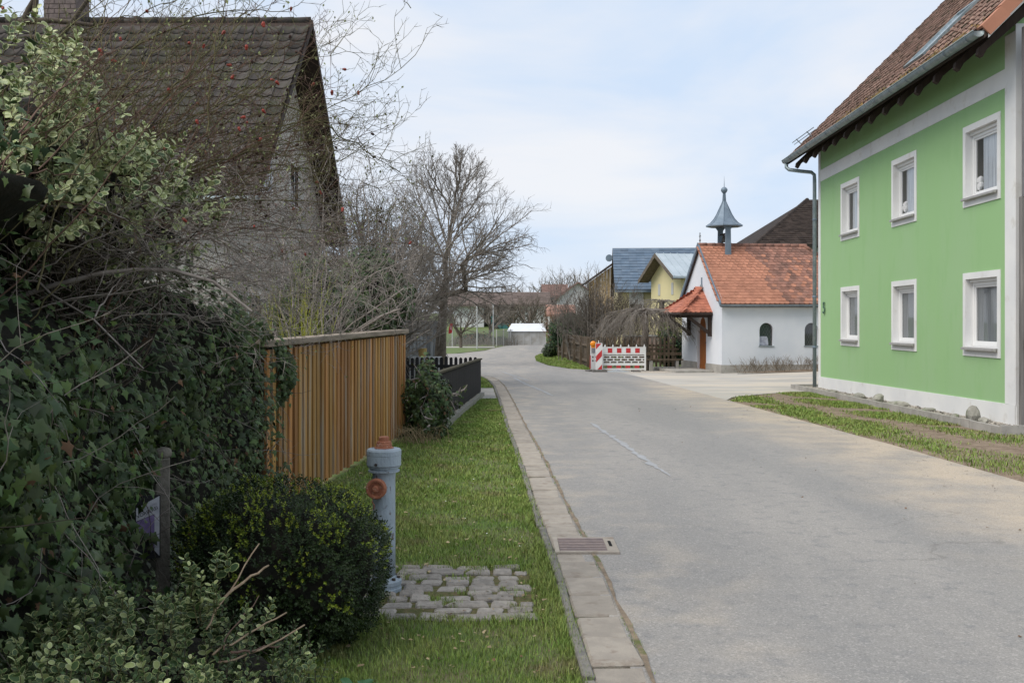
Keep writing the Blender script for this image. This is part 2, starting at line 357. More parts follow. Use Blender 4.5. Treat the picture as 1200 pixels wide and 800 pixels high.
# asphalt: old, pale, dusty; sand washed over its right edge, lighter wheel tracks, fine stones
def asphalt():
    m = bpy.data.materials.new('asphalt'); m.use_nodes = True; t = m.node_tree; b = t.nodes['Principled BSDF']; N = t.nodes.new; L = t.links.new
    geo = N('ShaderNodeNewGeometry'); P = geo.outputs['Position']
    def noise(s, d=6, v=None, ro=.55):
        n = N('ShaderNodeTexNoise'); n.inputs['Scale'].default_value = s; n.inputs['Detail'].default_value = d; n.inputs['Roughness'].default_value = ro
        L(v or P, n.inputs['Vector']); return n.outputs[0]
    def rg(v, a, c, x=0, y=1):
        r_ = N('ShaderNodeMapRange'); r_.interpolation_type = 'SMOOTHSTEP'; L(v, r_.inputs[0])
        for i, q in ((1, a), (2, c), (3, x), (4, y)): r_.inputs[i].default_value = q
        return r_.outputs[0]
    def mth(op, a, c):
        x = N('ShaderNodeMath'); x.operation = op
        for i, v in ((0, a), (1, c)):
            if hasattr(v, 'node'): L(v, x.inputs[i])
            else: x.inputs[i].default_value = v
        return x.outputs[0]
    def mixc(f, a, c):
        x = N('ShaderNodeMix'); x.data_type = 'RGBA'; L(f, x.inputs[0])
        for s_, v in ((6, a), (7, c)):
            if hasattr(v, 'node'): L(v, x.inputs[s_])
            else: x.inputs[s_].default_value = (*v, 1)
        return x.outputs[2]
    sx = N('ShaderNodeSeparateXYZ'); L(P, sx.inputs[0])
    mp = N('ShaderNodeMapping'); mp.inputs['Scale'].default_value = (1, .22, 1); L(P, mp.inputs[0])
    col = mixc(rg(noise(.9, 5, mp.outputs[0]), .35, .65), (.238, .231, .222), (.290, .275, .257))
    col = mixc(rg(noise(7, 4), .5, .72), col, (.215, .211, .207))
    wob = mth('MULTIPLY', mth('SUBTRACT', noise(.6, 4), .5), 3.2)
    xs = mth('ADD', sx.outputs[0], wob)
    sand = mth('MULTIPLY', rg(xs, 2.9, 4.9), rg(noise(1.6, 5), .30, .62, .3, 1))
    sand = mth('MULTIPLY', sand, mth('MULTIPLY', rg(sx.outputs[1], 34, 26), 1.0))
    col = mixc(sand, col, (.46, .385, .30))
    sand2 = mth('MULTIPLY', rg(xs, 1.6, .45), rg(noise(2.1, 4), .42, .68, 0, .55))
    col = mixc(sand2, col, (.40, .35, .29))
    vo = N('ShaderNodeTexVoronoi'); vo.inputs['Scale'].default_value = 95; L(P, vo.inputs['Vector'])
    hs = N('ShaderNodeHueSaturation'); L(col, hs.inputs['Color']); L(rg(noise(150, 3), .3, .7, .82, 1.16), hs.inputs['Value'])
    sp = N('ShaderNodeSeparateColor'); L(vo.outputs['Color'], sp.inputs[0])
    col = mixc(rg(sp.outputs[0], .86, .9, 0, .28), hs.outputs[0], (.50, .47, .44))
    col = mixc(rg(sp.outputs[1], .88, .92, 0, .28), col, (.13, .125, .12))
    dn = N('ShaderNodeTexNoise'); dn.inputs['Scale'].default_value = 1.7; dn.inputs['Detail'].default_value = 5; L(P, dn.inputs['Vector'])
    va = N('ShaderNodeVectorMath'); va.operation = 'MULTIPLY_ADD'; L(dn.outputs['Color'], va.inputs[0]); va.inputs[1].default_value = (1.1, 1.1, 0); L(P, va.inputs[2])
    v2 = N('ShaderNodeTexVoronoi'); v2.feature = 'DISTANCE_TO_EDGE'; v2.inputs['Scale'].default_value = .33; L(va.outputs[0], v2.inputs['Vector'])
    crack = mth('MULTIPLY', rg(v2.outputs['Distance'], .0045, .0015), rg(noise(.45, 3), .50, .62, 0, .32))
    col = mixc(crack, col, (.13, .12, .11))
    L(col, b.inputs['Base Color']); b.inputs['Roughness'].default_value = .88; b.inputs['Specular IOR Level'].default_value = .3
    bp = N('ShaderNodeBump'); bp.inputs['Strength'].default_value = .6; bp.inputs['Distance'].default_value = .006
    L(mth('ADD', noise(130, 3), mth('MULTIPLY', noise(4, 3), 1.5)), bp.inputs['Height']); L(bp.outputs[0], b.inputs['Normal'])
    return m
MT['asphalt'] = asphalt()
mk('yard', (.44, .415, .38), (.37, .345, .31), scale=1.3, rough=.92, bump=.4, bscale=60, c3=(.50, .445, .375), s3=.7, lo3=.48, hi3=.62, stretch=(.5, 1, 1))
mk('verge_soil', (.25, .19, .14), (.17, .125, .088), scale=5, rough=.97, bump=1, bscale=35, c3=(.33, .265, .20), s3=18, lo3=.55, hi3=.7)

# ------------------------------------------------------------------ ground sheets
def grid_sheet(name, xs, ys, m, dz, kind='structure', fx=None):
    V = []; 
    for y in ys:
        for x in xs: V.append((x, y, g(x, y) + dz))
    nx = len(xs); T = [(j * nx + i, j * nx + i + 1, (j + 1) * nx + i + 1, (j + 1) * nx + i) for j in range(len(ys) - 1) for i in range(nx - 1)]
    o = link(name, np_mesh(name, V, T, m)); o['kind'] = kind; return o
def band(name, ys, fl, fr, n, m, dz):
    V = []
    for y in ys:
        a, b = fl(y), fr(y)
        for i in range(n + 1):
            x = a + (b - a) * i / n; V.append((x, y, g(x, y) + dz))
    k = n + 1; T = [(j * k + i, j * k + i + 1, (j + 1) * k + i + 1, (j + 1) * k + i) for j in range(len(ys) - 1) for i in range(n)]
    o = link(name, np_mesh(name, V, T, m)); o['kind'] = 'structure'; return o
def itp(pts): xs = [p[0] for p in pts]; vs = [p[1] for p in pts]; return lambda y: float(np.interp(y, xs, vs))
RE = itp([(-6, 1.05), (3, .67), (4.4, .62), (6.22, .575), (8.33, .48), (11.25, .376), (15.3, .21), (21.2, .02), (27.5, -.21), (31, -.44), (33.3, -.70), (35, -1.1), (36.3, -1.8), (37.1, -3.0), (37.6, -6), (38, -14), (59, -14), (60, -3.2), (66, -1.7), (72, -1.2), (80, -.3), (90, 1.9), (100, 4.2), (112, 9)])
RR = itp([(-6, 5.6), (9, 5.12), (13.5, 4.87), (21.7, 4.66), (22.6, 5.0), (24, 6.2), (25, 7.6), (25.7, 14), (36.5, 14), (37, 7), (38.5, 5.6), (39.2, 3.6), (41, 2.35), (44, 1.6), (49, 1.18), (54, 1.25), (62, 2.0), (75, 3.6), (90, 6.8), (100, 10), (112, 16)])
RRoad = itp([(-6, 5.6), (9, 5.12), (13.5, 4.87), (21.7, 4.66), (27, 4.5), (33, 4.3), (37, 4.1), (38.5, 3.8), (39.2, 3.4), (41, 2.35), (44, 1.6), (49, 1.18), (54, 1.25), (62, 2.0), (75, 3.6), (90, 6.8), (100, 10), (112, 16)])
ys_g = sorted(set([-40, -20, -6] + list(np.arange(-4, 13, 1.)) + list(np.arange(13, 60, .5)) + list(np.arange(60, 92, 2)) + [100, 120, 150, 200, 300, 500, 900]))
xs_g = sorted(set([-600, -200, -60, -30, -15, -8] + list(np.arange(-6, 7.5, 1.)) + [7.6] + list(np.arange(8, 15.6, .5)) + [15.6, 17, 20, 30, 60, 200, 600]))
grid_sheet('ground', xs_g, ys_g, MT['soil_grass'], -.012)
rys = sorted(set(list(np.arange(-6, 36, .5)) + list(np.arange(36, 40, .1)) + list(np.arange(40, 60.5, .5)) + list(np.arange(60, 112, 1.))))
band('road', rys, lambda y: RE(y) - .07, RRoad, 10, MT['asphalt'], .004)
# paved yard and side street between the green house and the chapel
sys_ = [21.7] + list(np.arange(22, 37.6, .25))
band('side_street', sys_, RRoad, lambda y: max(RRoad(y) + .02, itp([(21.7, 4.7), (22.6, 5.0), (24, 6.2), (25, 7.5), (25.9, 8.6), (26.1, 24), (36.4, 24), (36.6, 15), (37.5, 14)])(y)), 16, MT['yard'], .003)
band('yard_strip', [37.5, 38, 38.5, 39, 39.6, 40.2, 40.7], lambda y: RRoad(y) + .01, lambda y: 7.4, 6, MT['yard'], .003)
# green verges
band('verge', list(np.arange(8, 22.01, .5)) + [22.5, 23, 23.5, 24, 24.6], lambda y: RR(y) if y < 21.8 else itp([(21.7, 4.7), (22.6, 5.05), (24, 6.25), (24.6, 6.9)])(y), lambda y: 7.05 + .034 * (y - 15.2) if y > 14.4 else 11, 8, MT['verge_soil'], -.004)
band('side_lawn', list(np.arange(59.5, 73, 1.)), lambda y: -16, lambda y: itp([(59.5, -3.6), (62, -2.9), (66, -2.0), (70, -1.5), (73, -3)])(y), 4, MT['lawn_far'], .012)
band('side_path', [72.5, 74, 76], lambda y: -16, lambda y: -1.3, 3, MT['concrete'], .016)
band('lawn_bank', list(np.arange(38.6, 62.5, 1.)), lambda y: RR(y) if y > 40.9 else RR(y) + .1, lambda y: max(RR(y) + .15, itp([(38.6, 4.0), (41, 3.6), (50, 3.0), (56, 2.9), (62.5, 2.4)])(y)), 3, MT['lawn_far'], .02)
band('entrance_path', [22, 23, 24, 25, 26, 26.4], lambda y: -3.2, lambda y: RE(y) - .33, 4, MT['concrete'], .004)
band('parish_lawn', [41.3, 44, 48], lambda y: 3.4, lambda y: 7.2, 3, MT['lawn_far'], .01)
# rising green field far behind
hill = MB(); nx = 24
for j, (y, h) in enumerate([(92, -.4), (110, .4), (130, 1.3), (170, 2.2), (300, 4)]):
    for i in range(nx + 1):
        x = -40 + i * 100 / nx; hill.v.append((x, y, (h if i not in (0, nx) else -.6) + (.3 * math.sin(i * .9) if j > 1 else 0) - (.0 if x < 30 else .4)))
hill.f = [(j * (nx + 1) + i, j * (nx + 1) + i + 1, (j + 1) * (nx + 1) + i + 1, (j + 1) * (nx + 1) + i) for j in range(4) for i in range(nx)]; hill.m = [0] * len(hill.f)
hill.build('hill', MT['lawn_far'])['kind'] = 'structure'

# ------------------------------------------------------------------ kerb and gutter laid stone by stone
def noisy_block(lx, ly, lz, bev, amp, m, name, seed):
    r_ = np.random.default_rng(seed); bm = bmesh.new(); bmesh.ops.create_cube(bm, size=1)
    for v in bm.verts: v.co = Vector((v.co.x * lx, v.co.y * ly, v.co.z * lz - lz / 2)) + Vector(r_.normal(0, amp, 3)) * Vector((1, 1, .5)).length
    bmesh.ops.bevel(bm, geom=[e for e in bm.edges if (e.verts[0].co.z + e.verts[1].co.z) > -lz * 1.4], offset=bev, segments=1, affect='EDGES')
    me = bpy.data.meshes.new(name); bm.to_mesh(me); bm.free(); me.materials.append(m); return me
gut = thing('gutter', 'pale concrete slab gutter running along the left edge of the road', 'gutter', (.5, 6, 0))
kb = thing('kerb', 'low dark kerb of narrow stones between the grass verge and gutter', 'kerb', (.2, 6, 0))
slabs = [noisy_block(.245, .378, .10, .012, .003, MT['slab'], 'gutter_slab', s) for s in range(6)]
kerbs = [noisy_block(.048, .80, .12, .008, .003, MT['kerbstone'], 'kerb_stone', s) for s in range(4)]
def along(y0, y1, step, off, meshes, parent, name, dz, jit, base):
    y = y0; n = 0
    while y < y1:
        sc_ = 1.0; t = Vector((RE(y + .15) - RE(y - .15), .3, 0)).normalized(); nrm = Vector((t.y, -t.x, 0))
        p = Vector((RE(y), y, 0)) + nrm * off
        st = step if y < 20 else step
        o = link(name, meshes[n % len(meshes)], parent)
        s = random.uniform(.97, 1.0)
        o.location = Vector((p.x, p.y, g(p.x, p.y) + dz + random.gauss(0, jit))) - parent.location
        o.rotation_euler = (random.gauss(0, .008), random.gauss(0, .008), math.atan2(-t.x, t.y) + random.gauss(0, .008) + (math.pi if n % 2 else 0)); o.scale = (1, s, 1)
        y += st * t.y; n += 1
    return n
along(3.2, 35.3, .40, -.130, slabs, gut, 'gutter_slab', .012, .0035, 0)
along(3.2, 35.3, .82, -.279, kerbs, kb, 'kerb_stone', .018, .003, 0)

# drain grate
gr = thing('drain_grate', 'rusty iron drain grate with slots in the gutter beside the road', 'drain', (.50, 7.05, 0))
z0 = .022
f_ = MB(); f_.box(-.17, .24, -.235, -.20, -.05, z0).box(-.17, .24, .20, .235, -.05, z0).box(-.205, -.17, -.235, .235, -.05, z0).box(.16, .24, -.20, .20, -.05, z0 - .0015)
f_.build('grate_frame', MT['slab'], gr, bevel=.003)
MB().box(-.17, .16, -.20, .20, -.05, z0 - .008).build('grate_pit', MT['pit'], gr)
bar_me = MB().box(-.168, .158, -.0125, .0125, -.012, z0 + .001).mesh('grate_bar', MT['grate_iron'])
for i in range(8): link('grate_bar', bar_me, gr, loc=(0, -.18 + i * .0515, 0))
MB().box(.185, .205, -.06, .10, z0 - .001, z0 + .002).build('grate_slot', MT['pit'], gr)

# manhole in the road
mh = thing('manhole_cover', 'round pale manhole cover set flush in the asphalt before the side street', 'manhole cover', (ax(770, 19), 19, g(2.7, 19)))
MB().lathe([(.36, -.02), (.36, .006)], 32).build('manhole_ring', MT['iron'], mh); MB().lathe([(.345, -.02), (.345, .0085)], 32).build('manhole_lid', MT['asphalt'], mh)

# pale sealed crack lines on the asphalt
def ribbon(name, pts, wd, m, dz=.0085, seed=1, label=None, cat=None):
    r_ = np.random.default_rng(seed); V = []; P = []
    for a, b in zip(pts[:-1], pts[1:]):
        n = max(3, int((Vector(b) - Vector(a)).length / .12))
        for i in range(n): P.append(Vector(a).lerp(Vector(b), i / n))
    P.append(Vector(pts[-1]))
    for i, p in enumerate(P):
        d = (P[min(i + 1, len(P) - 1)] - P[max(i - 1, 0)]).normalized(); s = Vector((-d.y, d.x)); k = wd * (.35 + r_.random() * 1.1) * min(1, .3 + i * .2, .3 + (len(P) - 1 - i) * .2)
        j = r_.normal(0, .015)
        for q in (p + s * (k / 2 + j), p - s * (k / 2 - j)): V.append((q.x, q.y, g(q.x, q.y) + dz))
    o = link(name, np_mesh(name, V, [(2 * i, 2 * i + 1, 2 * i + 3, 2 * i + 2) for i in range(len(P) - 1)], m)); o['kind'] = 'structure'; return o
ribbon('crack_sealing', [(1.27, 16.0), (1.34, 14.6), (1.47, 12.6), (1.50, 11.9), (1.63, 10.2)], .075, MT['sealant'])
ribbon('crack_sealing', [(.05, 33), (.35, 29), (.72, 25.5), (.95, 23.0)], .10, MT['sealant'], seed=5)
ribbon('crack_sealing', [(-.4, 38), (.35, 31.8), (.55, 30.5)], .09, MT['sealant'], seed=9)

mk('joint_dirt', (.27, .21, .15), (.17, .135, .10), scale=9, rough=1, bump=1, bscale=60, c3=(.12, .13, .05), s3=4, lo3=.55, hi3=.65)
def ribbon_edge():
    pts = [(RE(y) + .006 + .003 * math.sin(y * 5.3), y) for y in np.arange(3.3, 34, .12)]
    V = []
    for x, y in pts:
        wv = .010 + .006 * math.sin(y * 4.1) + .005 * math.sin(y * 9.7) + .003 * math.sin(y * 23)
        V += [(x - .008, y, g(x, y) + .0135), (x + .006 + wv, y, g(x, y) + .0135)]
    o = link('joint_dirt', np_mesh('joint_dirt', V, [(2 * i, 2 * i + 1, 2 * i + 3, 2 * i + 2) for i in range(len(pts) - 1)], MT['joint_dirt'])); o['kind'] = 'structure'; return o
# small cobbles by the hydrant, sunk in moss
cp = thing('cobble_paving', 'small patch of worn grey cobblestones in the grass beside the hydrant', 'paving', (-.4, 5.9, 0))
mb_ = MB(); nb_ = 40; pb_ = [(-.05 + (.62 + .035 * math.sin(i * 2.1)) * (abs(math.cos(2 * math.pi * i / nb_)) ** .35 * (1 if math.cos(2 * math.pi * i / nb_) > 0 else -1)), 0 + (.54 + .02 * math.sin(i * 1.3)) * (abs(math.sin(2 * math.pi * i / nb_)) ** .45 * (1 if math.sin(2 * math.pi * i / nb_) > 0 else -1)), 0) for i in range(nb_)]
mb_.prism([(a, b, -.03) for a, b, c in pb_], (0, 0, .0235)); mb_.build('moss_bed', MT['moss'], cp)
cob = [noisy_block(1, 1, .6, .09, .035, MT['cobble'], 'cobblestone', 20 + s) for s in range(8)]
y = 5.33; row = 0; n = 0
while y < 6.42:
    h = random.uniform(.092, .118); x = -1.02 + random.uniform(0, .14); xe = random.uniform(.09, .18)
    while x < xe - .05:
        wd = random.uniform(.13, .24)
        if x + wd > xe: wd = xe - x
        if wd > .07 and random.random() > .06:
            o = link('cobblestone', cob[n % 8], cp); n += 1
            o.location = (x + wd / 2 + .4, y + h / 2 - 5.9 + random.gauss(0, .005), .010 + random.gauss(0, .004))
            o.scale = ((wd - .014) , (h - .012), .10); o.rotation_euler = (random.gauss(0, .02), random.gauss(0, .02), random.gauss(0, .035))
        x += wd + .008
    y += h + .014; row += 1

ribbon_edge()
# ------------------------------------------------------------------ grass
def field(x, y): return (np.sin(x * 5.1 + 1.3 * np.sin(y * 2.3)) + np.sin(y * 3.7 + 2 * np.sin(x * 1.9 + 1)) + np.sin((x + y) * 7.3)) / 3
blade = ([(0, -.5, 0), (0, .5, 0), (.12, -.38, .55), (.12, .38, .55), (.42, 0, 1)], [(0, 1, 3), (0, 3, 2), (2, 3, 4)], [0, 0, 0])
def grass(name, n, xf0, xf1, y0, y1, h, wd, dens_pow=1.6, mask=None, m='grass_blade', pw=1.0):
    u = rng.random(n); y = y0 * (y1 / y0) ** u if pw else y0 + (y1 - y0) * u
    a = np.array([xf0(v) for v in y]); b = np.array([xf1(v) for v in y]); x = a + (b - a) * rng.random(n)
    f = field(x, y); keep = rng.random(n) < np.clip(.82 + .3 * f, .25, 1)
    if mask is not None: keep &= mask(x, y)
    x, y, f = x[keep], y[keep], f[keep]; k = len(x)
    hh = h * (1 + .28 * f) * (.5 + .8 * rng.random(k)); ww = wd * (.7 + .6 * rng.random(k)) * np.clip(y / 6, .8, 4)
    th = rng.random(k) * 2 * math.pi; c, s = np.cos(th), np.sin(th); z = np.zeros(k); ln = .5 + 1.6 * rng.random(k)
    M3 = np.stack([np.stack([c * hh * ln, -s * ww, z], 1), np.stack([s * hh * ln, c * ww, z], 1), np.stack([z, z, hh], 1)], 1)
    return scatter(name, blade, np.stack([x, y, gz(x, y) - .008], 1), M3, [MT[m]], kind='stuff')
Hx = itp([(3, -1.75), (5, -1.7), (6, -1.75), (8, -1.95), (13.8, -1.5), (14.6, -1.25), (15, -.95), (23, -.76)])
edge = lambda y: RE(y) - .318
def nopave(x, y): return ~((x > -1.0 + .03 * np.sin(y * 17)) & (x < .15 + .04 * np.sin(y * 9)) & (y > 5.36 + .04 * np.sin(x * 13)) & (y < 6.44 + .04 * np.sin(x * 11))) & (rng.random(len(x)) < np.clip(1.15 - .35 * (field(x * .35 + 3, y * .3) > .25), 0, 1))
def seam(x, y): return (field(x * 3 + 5, y * 3) > .30) | (np.abs(x + .95) < .09) | (np.abs(x - .16) < .05) | (np.abs(y - 5.33 - .03 * np.sin(x * 11)) < .06) | (np.abs(y - 6.48) < .05)
tag(grass('grass', 150000, Hx, edge, 3.3, 9.5, .030, .0036, mask=nopave), 'short spring grass of the verge by the hydrant', 'grass')
tag(grass('grass', 60000, Hx, edge, 9.5, 22, .032, .0038, mask=nopave), 'grass verge along the black picket fence', 'grass')
tag(grass('grass', 15000, lambda y: -1.05, lambda y: .2, 5.22, 6.58, .034, .0036, mask=seam), 'tufts of grass growing between the cobblestones', 'grass')
tag(grass('grass', 9000, lambda y: RE(y) - .38, lambda y: RE(y) - .262, 3.3, 20, .042, .0034), 'blades of grass leaning over the kerb', 'grass')
Vx0 = lambda y: RR(y) + .0; Vx1 = lambda y: 7.0 + .034 * (y - 15.2) if y > 14.5 else 9.5
def track(x, y):
    e = itp([(9, 6.6), (13, 6.15), (17, 6.0), (20, 5.85), (24, 6.2)]); c = np.array([e(v) for v in y]) + .12 * np.sin(y * 1.7)
    d = np.abs(x - c); ed = x - np.array([RR(v) for v in y])
    return (rng.random(len(x)) < np.clip((d - .12) / .4, 0.02, 1)) & (rng.random(len(x)) < np.clip(ed / .35 + .1 + .4 * field(x, y), .05, 1)) & (field(x * .5, y * .5) > -.45)
tag(grass('grass', 75000, Vx0, Vx1, 8.6, 21.8, .042, .0044, mask=track), 'patchy grass verge before the green house', 'grass')
tag(grass('grass', 7000, lambda y: max(4.9, RR(y)), Vx1, 21.8, 24.5, .04, .005, mask=track), 'corner of worn grass beside the side street', 'grass')
tag(grass('grass', 9000, lambda y: -3.0, lambda y: RE(y) - .33, 26.5, 33.5, .05, .005), 'grass beyond the entrance path', 'grass')
tag(grass('grass', 16000, lambda y: RR(y), lambda y: itp([(39, 3.4), (41, 3.1), (50, 2.9), (56, 2.6), (62, 2.3)])(y), 40, 58, .08, .006), 'grass bank along the brown fence', 'grass')
tag(grass('grass', 5200, lambda y: RE(y) - .012, lambda y: RE(y) + .03, 3.3, 14, .022, .0034, mask=lambda x, y: field(x * .2, y * 2.3) > .30), 'tiny tufts in the joint between gutter and asphalt', 'grass')
# straw and dead leaves, daisies
bit = ([(-.5, -.3, 0), (.5, -.25, .1), (.6, .3, 0), (-.4, .35, .12)], [(0, 1, 2), (0, 2, 3)], [0, 0])
def bits(name, n, x0, x1, y0, y1, size, m, label, z=.02, flat=.25):
    x = x0 + (x1 - x0) * rng.random(n); y = y0 + (y1 - y0) * rng.random(n)
    if name != 'road_litter':
        k = x < np.array([edge(v) for v in y]); x, y = x[k], y[k]
    k = len(x); M3 = frames(np.tile([0, 0, 1.], (k, 1)), flat, size=size, sj=.4)
    return tag(scatter(name, bit, np.stack([x, y, gz(x, y) + z], 1), M3, [MT[m]], kind='stuff'), label, 'litter')
bits('leaf_litter', 420, -1.7, .4, 3.6, 9.5, .018, 'straw', 'dry leaf bits scattered in the grass')
bits('leaf_litter', 90, -1.7, .3, 9.5, 17, .028, 'straw', 'dry leaves in the grass along the fence')
bits('leaf_litter', 260, -1.7, .3, 3.8, 10, .012, 'dead_leaf', 'brown dead leaves lying in the grass')
bits('daisies', 60, -1.6, .3, 6.6, 10, .009, 'white_petal', 'tiny white daisies dotted over the verge', z=.035)
bits('road_litter', 60, 2.2, 5.0, 5, 20, .016, 'dead_leaf', 'few dry leaf crumbs on the asphalt', z=.010)
bits('road_litter', 260, 4.2, 4.95, 8.5, 21, .014, 'gravel', 'grit washed onto the road edge', z=.010)
# ------------------------------------------------------------------ building helpers
def wall_open(mb, O, U, Vv, W, H, ops, inward, dep):
    """wall face from O spanned by unit vectors U, Vv; ops = [(u0,u1,v0,v1)] openings with reveals"""
    O = Vector(O); U = Vector(U); Vv = Vector(Vv); D = Vector(inward) * dep
    us = sorted(set([0, W] + [o[0] for o in ops] + [o[1] for o in ops])); vs = sorted(set([0, H] + [o[2] for o in ops] + [o[3] for o in ops]))
    for i in range(len(us) - 1):
        for j in range(len(vs) - 1):
            uc, vc = (us[i] + us[i + 1]) / 2, (vs[j] + vs[j + 1]) / 2
            if any(o[0] < uc < o[1] and o[2] < vc < o[3] for o in ops): continue
            P = [O + U * a + Vv * b for a, b in ((us[i], vs[j]), (us[i + 1], vs[j]), (us[i + 1], vs[j + 1]), (us[i], vs[j + 1]))]
            mb.quad(*P)
    for u0, u1, v0, v1 in ops:
        C = [O + U * a + Vv * b for a, b in ((u0, v0), (u1, v0), (u1, v1), (u0, v1))]
        for k in range(4): mb.quad(C[k], C[(k + 1) % 4], C[(k + 1) % 4] + D, C[k] + D)
def pantile(name, w, l, m, amp=.028, th=.022, flat=False):
    xs = [-.5, -.28, -.05, .18, .36, .5]; zz = [.35, -.6, -.75, -.35, 1, .75] if not flat else [0, 0, 0, 0, 0, 0]
    mb = MB(); n = len(xs); lift = th
    for yy, e in ((0, lift), (l * 1.08, 0)):
        for x, q in zip(xs, zz): mb.v.append((x * w, yy, e + q * amp * .5 + amp * .5))
    for x, q in zip(xs, zz): mb.v.append((x * w, .003, lift - th + q * amp * .5 + amp * .5))
    for i in range(n - 1): mb.f += [(i, i + 1, n + i + 1, n + i), (2 * n + i, 2 * n + i + 1, i + 1, i)]
    mb.m = [0] * len(mb.f)
    return mb.mesh(name, m)
def tile_field(parent, name, O, U, S, nu, nv, w, l, me, single=300, keep=None, jit=.006, stagger=False, mats=None):
    O = Vector(O); U = Vector(U).normalized(); S = Vector(S).normalized(); Nn = U.cross(S).normalized(); RM = root_matrix(parent); items = []
    for j in range(nv):
        for i in range(nu + (1 if stagger else 0)):
            u = (i + .5) * w - (w / 2 if stagger and j % 2 else 0); v = j * l
            if keep and not keep(u, v): continue
            p = O + U * u + S * v + Nn * random.gauss(0, jit * .5)
            a = random.gauss(0, jit * 1.2); U2 = (U + S * a).normalized(); S2 = Nn.cross(U2)
            M = Matrix((( *(U2[k] for k in range(0)),),)) if False else Matrix(((U2.x, S2.x, Nn.x, p.x), (U2.y, S2.y, Nn.y, p.y), (U2.z, S2.z, Nn.z, p.z), (0, 0, 0, 1)))
            items.append(((RM @ p - Vector((0, 0, EYE))).length, M))
    items.sort(key=lambda t: t[0])
    for d, M in items[:single]: link(name, me, parent, matrix=M)
    rest = items[single:]
    if rest:
        V0 = np.array([v.co[:] for v in me.vertices]); F0 = np.array([p.vertices[:] for p in me.polygons])
        Ms = np.array([[list(r) for r in M] for _, M in rest])
        VV = np.einsum('kij,nj->kni', Ms[:, :3, :3], V0) + Ms[:, None, :3, 3]
        TT = (F0[None] + (np.arange(len(rest)) * len(V0))[:, None, None]).reshape(-1, F0.shape[1])
        o = link(name, np_mesh(name, VV, TT, [me.materials[0]]), parent); o['kind'] = 'stuff'
# ================================================================== GREEN HOUSE
GH = (7.557, 14.92, 0)
house = thing('green_house', 'light green two-storey farmhouse with white bands along the road', 'house', GH, -math.atan(.0343))
LW = 10.8
def lz(a, b): return lambda y: a + (b - a) * y / LW
pl0, pl1 = .34, .17
wz0 = -.5; wtop = 6.05
wins = []
for ya, yb in ((.50, 1.88), (4.0, 5.36), (7.46, 8.86)):
    wins += [(ya, yb, 1.02, 2.40), (ya, yb, 3.50, 4.85)]
fr = .10
ops = [(a + fr, b - fr, c + .155 - wz0, d - fr - wz0) for a, b, c, d in wins]
wb = MB(); wall_open(wb, (0, 0, wz0), (0, 1, 0), (0, 0, 1), LW, wtop - wz0, ops, (1, 0, 0), .17)
wb.quad((0, 0, wz0), (0, 0, wtop), (4.6, 0, 10.6), (9.2, 0, wtop), (9.2, 0, wz0)); wb.quad((0, LW, wz0), (0, LW, wtop), (4.6, LW, 10.6), (9.2, LW, wtop), (9.2, LW, wz0))
wb.quad((9.2, 0, wz0), (9.2, LW, wz0), (9.2, LW, wtop), (9.2, 0, wtop))
wb.build('wall', MT['green_plaster'], house)
